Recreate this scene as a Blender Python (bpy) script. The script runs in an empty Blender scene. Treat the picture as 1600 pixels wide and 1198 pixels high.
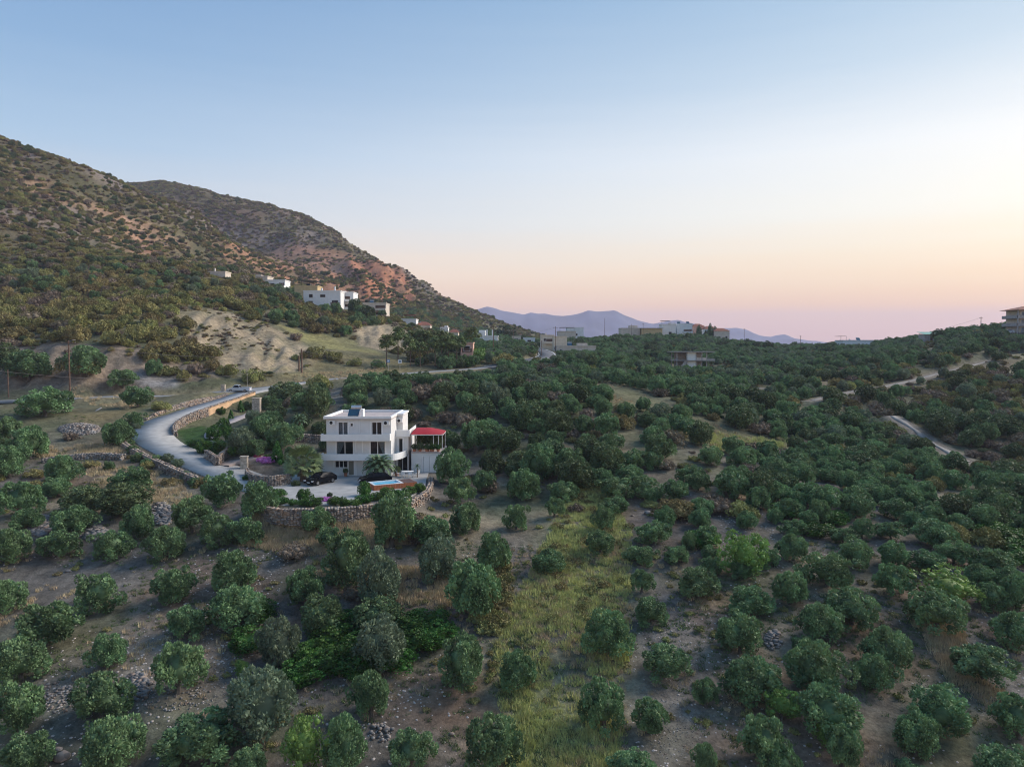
import bpy, math, random
import numpy as np
from mathutils import Vector, Matrix
R = math.radians
random.seed(7)
rng = np.random.default_rng(7)
scene = bpy.context.scene
COL = scene.collection

# ------------------------------------------------------------------ camera
CAMZ, FPX, PITCH = 60.0, 1148.0, R(2.7)
cam_d = bpy.data.cameras.new('camera'); cam = bpy.data.objects.new('camera', cam_d); COL.objects.link(cam)
cam.location = (0, 0, CAMZ); cam.rotation_euler = (R(90) - PITCH, 0, 0)
cam_d.sensor_width = 36; cam_d.lens = 36 * FPX / 1600; cam_d.clip_start = 0.5; cam_d.clip_end = 40000
scene.camera = cam

# ------------------------------------------------------------------ world, sun, exposure
SUN_AZ, SUN_EL = 66.0, 33.0          # azimuth to the right of the view direction, elevation, degrees
world = bpy.data.worlds.new('World'); scene.world = world; world.use_nodes = True
wn, wl = world.node_tree.nodes, world.node_tree.links
wn.clear()
def s2l(c): return tuple(((v/255)/12.92 if v/255 <= .04045 else ((v/255+.055)/1.055)**2.4) for v in c)
def lin(c, a=1.0): return (*s2l(c), a)
def wnode(t, **k):
    n = wn.new(t)
    for a, b in k.items(): setattr(n, a, b)
    return n
tc = wnode('ShaderNodeTexCoord'); nrm = wnode('ShaderNodeVectorMath', operation='NORMALIZE')
wl.new(tc.outputs['Generated'], nrm.inputs[0])
sep = wnode('ShaderNodeSeparateXYZ'); wl.new(nrm.outputs[0], sep.inputs[0])
flat = wnode('ShaderNodeCombineXYZ'); wl.new(sep.outputs[0], flat.inputs[0]); wl.new(sep.outputs[1], flat.inputs[1])
fn = wnode('ShaderNodeVectorMath', operation='NORMALIZE'); wl.new(flat.outputs[0], fn.inputs[0])
dot = wnode('ShaderNodeVectorMath', operation='DOT_PRODUCT'); wl.new(fn.outputs[0], dot.inputs[0])
dot.inputs[1].default_value = (math.sin(R(52)), math.cos(R(52)), 0)
cl = wnode('ShaderNodeMath', operation='MAXIMUM'); wl.new(dot.outputs['Value'], cl.inputs[0]); cl.inputs[1].default_value = 0
pw = wnode('ShaderNodeMath', operation='POWER'); wl.new(cl.outputs[0], pw.inputs[0]); pw.inputs[1].default_value = 1.6
def ramp(stops):
    r = wnode('ShaderNodeValToRGB'); e = r.color_ramp.elements
    while len(e) < len(stops): e.new(0.5)
    for i, (p, c) in enumerate(stops): e[i].position = p; e[i].color = lin(c)
    r.color_ramp.interpolation = 'EASE' if False else 'LINEAR'
    return r
# faint dusty streaks low over the horizon
nz = wnode('ShaderNodeTexNoise'); mp = wnode('ShaderNodeMapping'); mp.inputs['Scale'].default_value = (2.2, 2.2, 38)
wl.new(nrm.outputs[0], mp.inputs[0]); wl.new(mp.outputs[0], nz.inputs[0]); nz.inputs['Scale'].default_value = 1.6; nz.inputs['Detail'].default_value = 4
ma = wnode('ShaderNodeMath', operation='MULTIPLY_ADD'); wl.new(nz.outputs[0], ma.inputs[0]); ma.inputs[1].default_value = 0.022; ma.inputs[2].default_value = -0.011
za = wnode('ShaderNodeMath', operation='ADD'); wl.new(sep.outputs[2], za.inputs[0]); wl.new(ma.outputs[0], za.inputs[1])
ranti = ramp([(0, (216,180,162)), (.03, (226,190,166)), (.055, (255,208,164)), (.10, (252,222,192)), (.16, (204,210,218)), (.24, (160,190,218)), (.34, (126,166,206)), (.46, (98,144,194)), (.75, (92,144,198)), (1, (90,140,194))])
rsun = ramp([(0, (238,180,150)), (.035, (242,184,146)), (.055, (255,196,132)), (.08, (255,214,162)), (.12, (255,234,200)), (.17, (255,248,232)), (.24, (250,248,244)), (.33, (200,216,228)), (.46, (140,180,212)), (1, (92,144,198))])
wl.new(za.outputs[0], ranti.inputs[0]); wl.new(za.outputs[0], rsun.inputs[0])
mixs = wnode('ShaderNodeMix', data_type='RGBA'); wl.new(pw.outputs[0], mixs.inputs[0]); wl.new(ranti.outputs[0], mixs.inputs[6]); wl.new(rsun.outputs[0], mixs.inputs[7])
bg = wnode('ShaderNodeBackground'); bg.inputs[1].default_value = 1.0; wl.new(mixs.outputs[2], bg.inputs[0])
# the physical dusk sky, the same sun direction, weak
nish = wnode('ShaderNodeTexSky', sky_type='NISHITA', sun_disc=False); nish.sun_elevation = R(6); nish.sun_rotation = R(SUN_AZ)
bg2 = wnode('ShaderNodeBackground'); bg2.inputs[1].default_value = 0.05; wl.new(nish.outputs[0], bg2.inputs[0])
add = wnode('ShaderNodeAddShader'); wl.new(bg.outputs[0], add.inputs[0]); wl.new(bg2.outputs[0], add.inputs[1])
wo = wnode('ShaderNodeOutputWorld'); wl.new(add.outputs[0], wo.inputs[0])

sd = bpy.data.lights.new('sun', 'SUN'); sun = bpy.data.objects.new('sun', sd); COL.objects.link(sun)
sd.energy = 5.0; sd.angle = R(36); sd.color = (1.0, 0.90, 0.81)
d = Vector((-math.sin(R(SUN_AZ))*math.cos(R(SUN_EL)), -math.cos(R(SUN_AZ))*math.cos(R(SUN_EL)), -math.sin(R(SUN_EL))))
sun.rotation_euler = d.to_track_quat('-Z', 'Y').to_euler(); sun.location = (0, 0, 300)
vs = scene.view_settings; vs.view_transform = 'Standard'; vs.look = 'None'; vs.gamma = 1; vs.exposure = 0.0; vs.use_curve_mapping = False
scene.render.engine = 'CYCLES'
cy = scene.cycles; cy.use_denoising = True; cy.max_bounces = 5; cy.diffuse_bounces = 3; cy.glossy_bounces = 2; cy.transparent_max_bounces = 8; cy.volume_bounces = 1
cy.transmission_bounces = 3; cy.use_adaptive_sampling = True; cy.adaptive_threshold = 0.008; cy.filter_width = 1.1

# ------------------------------------------------------------------ pixels, points, noise
CP, SP = math.cos(PITCH), math.sin(PITCH)
def ray(px, py):
    c = (px - 800)/FPX; s = (599 - py)/FPX
    return np.array([c, CP + s*SP, -SP + s*CP])
def P(px, py, D):
    r = ray(px, py); t = D / r[1]
    return np.array([r[0]*t, D, CAMZ + r[2]*t])
def hash2(ix, iy, seed):
    h = (ix*374761393 + iy*668265263 + seed*1442695041) & 0xffffffff
    h = ((h ^ (h >> 13)) * 1274126177) & 0xffffffff
    return ((h ^ (h >> 16)) & 0xffff) / 65535.0
def vnoise(x, y, scale, seed=0):
    x = np.asarray(x, float)/scale; y = np.asarray(y, float)/scale
    ix = np.floor(x).astype(np.int64); iy = np.floor(y).astype(np.int64)
    fx = x-ix; fy = y-iy; fx = fx*fx*(3-2*fx); fy = fy*fy*(3-2*fy)
    a = hash2(ix, iy, seed); b = hash2(ix+1, iy, seed); c = hash2(ix, iy+1, seed); d_ = hash2(ix+1, iy+1, seed)
    return (a*(1-fx)+b*fx)*(1-fy) + (c*(1-fx)+d_*fx)*fy - 0.5
def fbm(x, y, scale, octv=4, seed=0):
    r = 0; a = 1
    for i in range(octv):
        r = r + a*vnoise(x, y, scale, seed+i*17); scale *= .5; a *= .5
    return r
def sstep(a, b, x):
    t = np.clip((x-a)/(b-a), 0, 1); return t*t*(3-2*t)

# ------------------------------------------------------------------ terrain: control points (pixel, pixel, metres away)
CTL = [ # olive slope in front
 (0,1198,47),(400,1198,47.5),(800,1198,47.6),(1200,1198,47.6),(1600,1198,47.6),(800,1420,38),(0,1420,38),(1600,1420,38),(-300,1300,43),(1900,1300,43),
 (0,1000,61),(400,1000,61),(800,1000,61),(1200,1000,61),(1600,1000,61),(0,850,78),(200,850,78),(450,864,75),(800,860,76),(1100,850,78),(1600,850,80),(1350,830,81),
 (-300,850,78),(-300,700,110),(75,690,115),(100,740,98),(190,745,98),(330,790,88),(75,645,135),(0,720,104),(0,640,136),
 (420,811,81.6),(500,812,81),(560,811,81.2),(640,803,83.5),(690,800,87),(720,740,104),(790,760,97),
 # house terrace
 (400,768,91),(470,775,88),(450,765,91.8),(560,745,101),(500,740,103),(600,745,101),(650,752,97.6),(640,742,103),(560,705,113),(640,690,116),(700,690,116),
 # drive and garden
 (350,738,99.6),(280,712,108),(235,690,116),(225,668,126),(300,645,138),(370,622,153),(395,612,163),(300,685,115),(350,682,120),(335,662,137),(375,646,147),(300,674,127),(405,634,156),(440,690,112),(400,650,128),(450,640,130),
 # above: road, dirt
 (520,620,135),(600,610,140),(500,592,180),(650,583,200),(760,574,215),(860,556,260),(825,545,330),(430,600,172),(375,608,163),(100,624,150),(190,620,155),(20,625,150),(-150,630,150),
 # banks
 (150,600,160),(100,555,168),(10,555,170),(200,550,172),(300,565,180),(300,545,186),(290,487,212),(380,560,190),(400,500,228),(450,562,200),(500,540,222),(530,548,215),(600,562,215),
 (600,514,270),(600,542,240),(660,550,240),(700,540,270),
 # middle and ravine
 (850,640,130),(760,660,124),(1000,700,110),(1000,640,134),(1100,680,122),(900,600,165),(900,570,212),(820,590,180),(1050,600,185),(1200,640,152),(1200,700,124),(1300,660,150),(1300,600,190),(1150,590,200),
 (1075,577,264),(1075,592,240),(1000,570,250),(900,553,300),(960,545,340),(950,534,410),(1060,529,420),(1100,531,420),(1200,546,400),(1300,548,380),(1400,540,330),(1345,553,325),(1345,558,290),(1500,527,290),(1600,523,270),(1750,512,270),
 (1300,565,270),(1450,560,240),(1600,560,220),(1600,600,190),(1450,600,190),(1600,680,142),(1450,690,138),(1600,745,116),(1500,725,122),(1350,720,122),(1200,760,98),(1600,810,92),(1450,760,104),(1750,740,125),(1750,620,200),
 (750,535,330),(700,530,350),(840,538,420),(900,540,440),
 # left hill
 (100,480,222),(0,490,215),(200,470,230),(300,455,260),(50,430,262),(200,420,300),(100,350,380),(0,330,350),(0,216,480),(100,248,490),(200,287,500),(300,347,520),(380,392,560),(-200,150,470),(-200,400,280),(-200,550,170),(250,370,450),
 (335,436,300),(415,450,330),(510,478,300),(470,470,310),(590,493,310),(640,514,340),(540,500,285),(450,480,270),
 # second mountain
 (250,284,1000),(370,300,900),(460,324,850),(540,374,800),(620,417,760),(700,467,740),(760,494,730),(850,524,720),(400,380,780),(480,420,650),(560,472,540),(595,402,690),(600,462,590),(700,482,620),(700,512,480),(640,505,430),(780,505,640),(320,300,980),(200,300,1000)]
W = [P(*c) for c in CTL]
# behind the ridges, and far outside the picture (x, y, height relative to the camera)
W += [np.array([x, y, CAMZ+z]) for x, y, z in [(-400,650,112),(-330,640,100),(-260,640,90),(-550,500,190),(-700,700,230),(-700,300,150),(-450,150,90),(-500,40,40),(-150,0,-30),(0,0,-38),(150,0,-36),(300,50,-20),(300,150,10),
  (350,300,25),(400,600,-10),(450,450,0),(-420,1150,200),(-250,1150,120),(-150,1000,80),(-50,900,30),(60,650,-8),(150,620,-14),(60,850,-30),(250,560,-12),(0,1300,-50),(400,1300,-60),(-800,1300,200),(-900,1000,260),(800,700,-30),(800,200,10),(700,-50,-10),(-800,-50,0),(1100,1300,-80)]]
W = np.array(W)
def tps_fit(pts, vals, lam):
    n = len(pts); d = np.linalg.norm(pts[:,None]-pts[None], axis=2)
    K = np.where(d > 0, d*d*np.log(d+1e-9), 0) + lam*np.eye(n)
    A = np.zeros((n+3, n+3)); A[:n,:n] = K; A[:n,n] = 1; A[:n,n+1:] = pts; A[n,:n] = 1; A[n+1:,:n] = pts.T
    return np.linalg.solve(A, np.concatenate([vals, np.zeros(3)]))
TS = 100.0
TP = W[:, :2]/TS; TW = tps_fit(TP, W[:, 2], 2e-4)
def base_h(x, y):
    x = np.asarray(x, float).ravel(); y = np.asarray(y, float).ravel(); out = np.empty(len(x))
    for i in range(0, len(x), 20000):
        q = np.stack([x[i:i+20000], y[i:i+20000]], 1)/TS
        d = np.linalg.norm(q[:,None]-TP[None], axis=2)
        out[i:i+20000] = (np.where(d > 1e-9, d*d*np.log(d+1e-9), 0)) @ TW[:-3] + TW[-3] + q @ TW[-2:]
    return out
def resample(pts, step):
    pts = np.array(pts, float); d = np.r_[0, np.cumsum(np.linalg.norm(np.diff(pts[:, :2], axis=0), axis=1))]
    # smooth with catmull-rom then even steps
    out = []
    n = len(pts)
    for i in range(n-1):
        p0, p1, p2, p3 = pts[max(i-1,0)], pts[i], pts[i+1], pts[min(i+2,n-1)]
        k = max(2, int((d[i+1]-d[i])/step*2))
        for t in np.linspace(0, 1, k, endpoint=False):
            out.append(.5*((2*p1)+(-p0+p2)*t+(2*p0-5*p1+4*p2-p3)*t*t+(-p0+3*p1-3*p2+p3)*t**3))
    out.append(pts[-1]); out = np.array(out)
    d = np.r_[0, np.cumsum(np.linalg.norm(np.diff(out[:, :2], axis=0), axis=1))]
    m = max(2, int(d[-1]/step)+1); s = np.linspace(0, d[-1], m)
    return np.stack([np.interp(s, d, out[:, k]) for k in range(out.shape[1])], 1)
def dist_poly(x, y, line):
    """distance to a polyline, and the line's own third value there"""
    best = np.full(len(x), 1e9); zz = np.zeros(len(x))
    for a, b in zip(line[:-1], line[1:]):
        ab = b[:2]-a[:2]; L = ab@ab + 1e-9
        t = np.clip(((x-a[0])*ab[0] + (y-a[1])*ab[1])/L, 0, 1)
        dd = np.hypot(x-a[0]-t*ab[0], y-a[1]-t*ab[1]); m = dd < best
        best[m] = dd[m]; zz[m] = (a[2]+t*(b[2]-a[2]))[m]
    return best, zz
TERR_Z = CAMZ - 17.6
def L3(lst): return [P(*c) for c in lst]
DRIVE = resample(L3([(470,765,91.8),(420,762,93),(370,744,98.2),(325,727,103.5),(280,708,109.5),(247,690,116),(238,672,124),(262,655,132),(305,640,141),(350,626,151),(385,614.5,161),(425,607,170),(470,598,178)]), 1.0)
LANE = resample(L3([(-150,632,149),(20,625,150),(110,622,153),(190,619,157),(280,618,160),(350,611.5,163),(400,607,170),(450,601,176),(520,592,183),(600,586,192),(680,580,203),(750,575,214),(800,567,228),(850,558,252),(852,551,285),(838,545,325),(822,541,360)]), 2.0)
HIGHWAY = LANE
PATHS = [ (resample(L3([(1270,626,165),(1330,612,178),(1380,604,186),(1420,596,194),(1470,583,208),(1540,566,226),(1600,553,240)]), 2), 1.5),
          (resample(L3([(1395,650,152),(1430,672,144),(1452,690,138),(1480,705,132),(1512,722,124)]), 2), 1.5),
          (resample(L3([(1185,606,184),(1205,609,182),(1222,611,180)]), 2), 1.3) ]
def in_poly(x, y, poly):
    ins = np.zeros(len(x), bool); n = len(poly)
    for i in range(n):
        x1, y1 = poly[i][:2]; x2, y2 = poly[(i+1) % n][:2]
        c = ((y1 > y) != (y2 > y)) & (x < (x2-x1)*(y-y1)/(y2-y1+1e-12) + x1); ins ^= c
    return ins
def poly_w(x, y, poly, soft):
    poly = [np.append(np.array(p[:2], float), 0) for p in poly]
    d, _ = dist_poly(x, y, poly + [poly[0]])
    d = np.where(in_poly(x, y, poly), -d, d)
    return 1 - sstep(-soft*.5, soft*.5, d)
PW = lambda px, py, z: (lambda r: np.array([r[0], r[1], 0])*((z-CAMZ)/r[2]) + np.array([0,0,z]))(ray(px, py))
YARD = [PW(*p, TERR_Z) for p in [(405,790),(440,796),(520,795),(600,788),(650,780),(672,762),(672,748)]] + [np.array([-11.5,104,0]), np.array([-14.5,113,0]), np.array([-27,113,0]), np.array([-29.5,104,0]), np.array([-33,99,0])]
RIDGE_FIX = [(-480,938,-7),(-440,960,-4),(-411,950,-4),(-360,902,-8),(-300,926,-5),(-266,891,-15),(-237,902,-21),(-207,902,-21),(-168,857,-17),(-121,747,-11),(-91,720,-7),(-66,712,-3),(-328,477,-4),(-190,800,-14),(-240,840,-12)]
_cx = lambda l: [P(a, b, c)[:2] for a, b, c in l]
CUTS = [_cx([(262,486,213),(330,482,218),(400,500,226),(470,535,212),(500,556,200),(480,575,190),(420,585,183),(350,570,182),(290,530,195)]), _cx([(0,540,172),(150,540,172),(260,560,178),(350,570,182),(340,590,172),(250,608,158),(0,608,156)]), _cx([(555,515,262),(600,505,275),(645,520,268),(655,548,242),(600,548,238),(560,540,238)])]
def height(x, y):
    shp = np.shape(x); x = np.asarray(x, float).ravel(); y = np.asarray(y, float).ravel()
    h = base_h(x, y)
    far = sstep(200, 480, y); left = sstep(-40, -160, x)
    hill = sstep(CAMZ+8, CAMZ+50, h)
    h = h + fbm(x, y, 9, 3, 3)*.5 + hill*(fbm(x, y, 60, 5, 9)*11 + np.abs(fbm(x, y, 34, 3, 31))*7*far) + sstep(60, 130, y)*fbm(x, y, 30, 2, 5)*1.1*(1-hill)
    cliff = np.exp(-(((x+112)/75)**2 + ((y-650)/90)**2)*1.2); h = h + cliff*(np.abs(vnoise(x+y*.35, y*.12, 15, 41))*26 + np.abs(vnoise(x+y*.3, y*.2, 7, 42))*9 - 7)
    sw = np.zeros(len(x)); sv = np.zeros(len(x))
    for a, b, dz in RIDGE_FIX:
        w = np.exp(-((x-a)**2+(y-b)**2)/(2*55.0**2)); sw += w; sv += w*dz
    h = h + sv/np.maximum(sw, 1)
    for q in CUTS:
        m = poly_w(x, y, q, 4); h = h + m*(np.abs(vnoise(x*.9+y*.2, y*.16, 3.2, 8))*3.4 + vnoise(x*1.3, y*.3, 2.4, 9)*1.0 - .5)
    m = poly_w(x, y, YARD, 2.4); h = h*(1-m) + TERR_Z*m
    near = (x > -90) & (x < 60) & (y > 80) & (y < 400)
    if near.any():
        xn, yn = x[near], y[near]
        dd, zz = dist_poly(xn, yn, LANE); w = 1 - sstep(2.6, 6.5, dd); hh = h[near]*(1-w) + (zz-.04)*w
        dd, zz = dist_poly(xn, yn, DRIVE); gs = (np.hypot(xn+44, yn-124) < 27) & (yn > 118); w = np.where(gs, 1 - sstep(2.55, 3.7, dd), 1 - sstep(2.7, 5.2, dd)); hh = hh*(1-w) + (zz-.04)*w
        h[near] = hh
    for ln, wd in PATHS:
        nr = (np.abs(x-ln[:,0].mean()) < 90) & (np.abs(y-ln[:,1].mean()) < 90)
        if nr.any():
            dd, zz = dist_poly(x[nr], y[nr], ln); w = 1 - sstep(wd, wd+3, dd); h[nr] = h[nr]*(1-w) + zz*w
    return h.reshape(shp)

def axis(fine0, fine1, step, lo, hi, g):
    a = list(np.arange(fine0, fine1, step)); s = step; v = a[-1]
    while v < hi: s *= g; v += s; a.append(v)
    s = step; v = a[0]; b = []
    while v > lo: s *= g; v -= s; b.append(v)
    return np.array(b[::-1] + a)
GX = axis(-112, 75, .8, -950, 950, 1.024); GY = axis(40, 220, .75, -60, 1300, 1.016)
XX, YY = np.meshgrid(GX, GY)
HH = height(XX, YY)
def H(x, y):
    """terrain height by bilinear look-up"""
    x = np.asarray(x, float); y = np.asarray(y, float)
    i = np.clip(np.searchsorted(GX, x)-1, 0, len(GX)-2); j = np.clip(np.searchsorted(GY, y)-1, 0, len(GY)-2)
    fx = np.clip((x-GX[i])/(GX[i+1]-GX[i]), 0, 1); fy = np.clip((y-GY[j])/(GY[j+1]-GY[j]), 0, 1)
    return (HH[j,i]*(1-fx)+HH[j,i+1]*fx)*(1-fy) + (HH[j+1,i]*(1-fx)+HH[j+1,i+1]*fx)*fy
def hit(px, py, lift=0.0, d0=36.0, d1=1300.0):
    """first ground point along the ray of a pixel (lift: metres above the ground)"""
    r = ray(px, py); D = np.exp(np.linspace(math.log(d0), math.log(d1), 1400)); t = D/r[1]
    zr = CAMZ + r[2]*t; hz = H(r[0]*t, D) + lift
    k = np.argmax(zr < hz)
    if zr[k] >= hz[k]: return None
    if k > 0:
        a = (zr[k-1]-hz[k-1]); b = (hz[k]-zr[k]); f = a/(a+b); Dk = D[k-1]+(D[k]-D[k-1])*f
    else: Dk = D[k]
    t = Dk/r[1]; x = r[0]*t
    return np.array([x, Dk, float(H(x, Dk))])
def proj(x, y, z):
    z = z-CAMZ; yy = y*CP - z*SP; zz = y*SP + z*CP
    return 800 + FPX*x/yy, 599 - FPX*zz/yy

# ------------------------------------------------------------------ materials
MATS = {}
def mat(name, col, rough=.85, var=.12, scale=3.0, bump=.0, metal=0.0, spec=.3, rnd=0.0, col2=None, coord='Object', detail=4, hue=0.0, trans=0.0):
    """procedural: base colour broken up by noise, optional per-object variation"""
    if name in MATS: return MATS[name]
    m = bpy.data.materials.new(name); m.use_nodes = True; n, l = m.node_tree.nodes, m.node_tree.links
    b = n['Principled BSDF']; b.inputs['Roughness'].default_value = rough; b.inputs['Metallic'].default_value = metal; b.inputs['Specular IOR Level'].default_value = spec
    t = n.new('ShaderNodeTexCoord'); no = n.new('ShaderNodeTexNoise'); no.inputs['Scale'].default_value = scale; no.inputs['Detail'].default_value = detail
    l.new(t.outputs[coord], no.inputs['Vector'])
    c2 = col2 if col2 else tuple(min(1, c*(1+var*2)) for c in col); c1 = col if col2 else tuple(c*(1-var*2) for c in col)
    r = n.new('ShaderNodeMapRange'); r.inputs[1].default_value = .3; r.inputs[2].default_value = .7; l.new(no.outputs[0], r.inputs[0])
    mx = n.new('ShaderNodeMix'); mx.data_type = 'RGBA'; mx.inputs[6].default_value = (*c1, 1); mx.inputs[7].default_value = (*c2, 1); l.new(r.outputs[0], mx.inputs[0])
    out = mx.outputs[2]
    if rnd or hue:
        oi = n.new('ShaderNodeObjectInfo'); hs = n.new('ShaderNodeHueSaturation')
        a = n.new('ShaderNodeMapRange'); a.inputs[3].default_value = 1-rnd; a.inputs[4].default_value = 1+rnd; l.new(oi.outputs['Random'], a.inputs[0]); l.new(a.outputs[0], hs.inputs['Value'])
        mu = n.new('ShaderNodeMath'); mu.operation = 'MULTIPLY'; mu.inputs[1].default_value = 7.13; l.new(oi.outputs['Random'], mu.inputs[0])
        fr = n.new('ShaderNodeMath'); fr.operation = 'FRACT'; l.new(mu.outputs[0], fr.inputs[0])
        a2 = n.new('ShaderNodeMapRange'); a2.inputs[3].default_value = .5-hue; a2.inputs[4].default_value = .5+hue; l.new(fr.outputs[0], a2.inputs[0]); l.new(a2.outputs[0], hs.inputs['Hue'])
        l.new(out, hs.inputs['Color']); out = hs.outputs[0]
    l.new(out, b.inputs['Base Color'])
    if bump:
        bp = n.new('ShaderNodeBump'); bp.inputs['Strength'].default_value = bump; bp.inputs['Distance'].default_value = .05; l.new(no.outputs[0], bp.inputs['Height']); l.new(bp.outputs[0], b.inputs['Normal'])
    if trans:
        tr = n.new('ShaderNodeBsdfTranslucent'); l.new(out, tr.inputs[0]); ms = n.new('ShaderNodeMixShader'); ms.inputs[0].default_value = trans
        l.new(b.outputs[0], ms.inputs[1]); l.new(tr.outputs[0], ms.inputs[2]); l.new(ms.outputs[0], n['Material Output'].inputs[0])
    MATS[name] = m; return m
def glass_mat(name, tint=(.02,.025,.03), a=.55):
    m = bpy.data.materials.new(name); m.use_nodes = True; n, l = m.node_tree.nodes, m.node_tree.links
    b = n['Principled BSDF']; b.inputs['Base Color'].default_value = (*tint, 1); b.inputs['Roughness'].default_value = .05
    tr = n.new('ShaderNodeBsdfTransparent'); tr.inputs[0].default_value = (.8,.85,.88,1); ms = n.new('ShaderNodeMixShader'); ms.inputs[0].default_value = a
    l.new(b.outputs[0], ms.inputs[1]); l.new(tr.outputs[0], ms.inputs[2]); l.new(ms.outputs[0], n['Material Output'].inputs[0])
    MATS[name] = m; return m

# ------------------------------------------------------------------ builders
class MB:
    """collects shapes for one mesh"""
    def __init__(s): s.v = []; s.f = []; s.m = []; s.n = 0
    def add(s, v, f, mi=0):
        v = [tuple(map(float, p)) for p in v]; s.v += v; s.f += [tuple(i+s.n for i in q) for q in f]; s.m += [mi]*len(f); s.n += len(v); return s
    def box(s, x0, x1, y0, y1, z0, z1, mi=0, M=None):
        v = [(x, y, z) for z in (z0, z1) for y in (y0, y1) for x in (x0, x1)]
        if M is not None: v = [M @ Vector(p) for p in v]
        return s.add(v, [(0,2,3,1),(4,5,7,6),(0,1,5,4),(1,3,7,5),(3,2,6,7),(2,0,4,6)], mi)
    def prism(s, poly, z0, z1, mi=0):
        n = len(poly); v = [(p[0], p[1], z0) for p in poly] + [(p[0], p[1], z1) for p in poly]
        return s.add(v, [tuple(range(n))[::-1], tuple(range(n, 2*n))] + [(i, (i+1)%n, n+(i+1)%n, n+i) for i in range(n)], mi)
    def prof(s, poly, x0, x1, mi=0):
        """closed y,z outline swept along x"""
        n = len(poly); v = [(x0, p[0], p[1]) for p in poly] + [(x1, p[0], p[1]) for p in poly]
        return s.add(v, [tuple(range(n)), tuple(range(n, 2*n))[::-1]] + [(i, n+i, n+(i+1)%n, (i+1)%n) for i in range(n)], mi)
    def tube(s, pts, rad, k=6, mi=0, cap=True):
        pts = [Vector(p) for p in pts]; rad = rad if hasattr(rad, '__len__') else [rad]*len(pts); v = []; f = []
        for i, p in enumerate(pts):
            t = (pts[min(i+1, len(pts)-1)] - pts[max(i-1, 0)]).normalized(); a = t.cross(Vector((0,0,1)) if abs(t.z) < .9 else Vector((1,0,0))).normalized(); b = t.cross(a)
            v += [p + (a*math.cos(2*math.pi*j/k) + b*math.sin(2*math.pi*j/k))*rad[i] for j in range(k)]
        for i in range(len(pts)-1): f += [(i*k+j, i*k+(j+1)%k, (i+1)*k+(j+1)%k, (i+1)*k+j) for j in range(k)]
        if cap: f += [tuple(range(k))[::-1], tuple((len(pts)-1)*k+j for j in range(k))]
        return s.add(v, f, mi)
    def cyl(s, x, y, z0, z1, r0, r1=None, k=10, mi=0): return s.tube([(x,y,z0),(x,y,z1)], [r0, r0 if r1 is None else r1], k, mi)
    def lathe(s, prof, cx=0, cy=0, k=12, mi=0):
        v = [(cx+r*math.cos(2*math.pi*j/k), cy+r*math.sin(2*math.pi*j/k), z) for r, z in prof for j in range(k)]
        return s.add(v, [(i*k+j, i*k+(j+1)%k, (i+1)*k+(j+1)%k, (i+1)*k+j) for i in range(len(prof)-1) for j in range(k)], mi)
    def build(s, name, mats, parent=None, kind=None, smooth=False, label=None):
        me = bpy.data.meshes.new(name); me.from_pydata(s.v, [], s.f); mats = mats if isinstance(mats, (list, tuple)) else [mats]
        for m in mats: me.materials.append(m)
        if len(mats) > 1: me.polygons.foreach_set('material_index', s.m)
        if smooth: me.polygons.foreach_set('use_smooth', [True]*len(s.f))
        me.update(); return link(name, me, parent, kind, label)
def link(name, me, parent=None, kind=None, label=None):
    o = bpy.data.objects.new(name, me); COL.objects.link(o)
    if parent is not None: o.parent = parent
    if kind: o['kind'] = kind
    if label: o['label'] = label
    return o
def np_mesh(name, v, f, mats, smooth=False):
    """v (n,3), f (m,k) arrays, all faces of one size"""
    me = bpy.data.meshes.new(name); v = np.ascontiguousarray(v, float); f = np.ascontiguousarray(f, np.int32)
    me.vertices.add(len(v)); me.vertices.foreach_set('co', v.ravel()); me.loops.add(f.size); me.loops.foreach_set('vertex_index', f.ravel())
    me.polygons.add(len(f)); me.polygons.foreach_set('loop_start', np.arange(0, f.size, f.shape[1], dtype=np.int32))
    if smooth: me.polygons.foreach_set('use_smooth', np.ones(len(f), bool))
    for m in (mats if isinstance(mats, (list, tuple)) else [mats]): me.materials.append(m)
    me.update(calc_edges=True); return me
def tag(o, label, cat, group=None):
    o['label'] = label; o['category'] = cat
    if group: o['group'] = group
    return o
def empty(name, loc, rz=0.0, label=None, cat=None, group=None):
    o = bpy.data.objects.new(name, None); COL.objects.link(o); o.location = tuple(map(float, loc)); o.rotation_euler = (0, 0, rz); o.empty_display_size = .3
    if label: tag(o, label, cat, group)
    return o
def copy_tree(o, parent=None):
    c = o.copy(); COL.objects.link(c)
    if parent is not None: c.parent = parent
    for ch in list(o.children): copy_tree(ch, c)
    return c
def on_ground(px, py): 
    p = hit(px, py); return p
def ORD(i): return (['first','second','third','fourth','fifth','sixth','seventh','eighth','ninth','tenth','eleventh','twelfth','thirteenth','fourteenth','fifteenth','sixteenth','seventeenth','eighteenth','nineteenth','twentieth','twenty-first','twenty-second','twenty-third','twenty-fourth','twenty-fifth'] + ['thirtieth' if k==29 else ('thirty-' if k>29 else 'twenty-')+['first','second','third','fourth','fifth','sixth','seventh','eighth','ninth'][(k%10)] for k in range(25,39)])[i]

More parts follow.
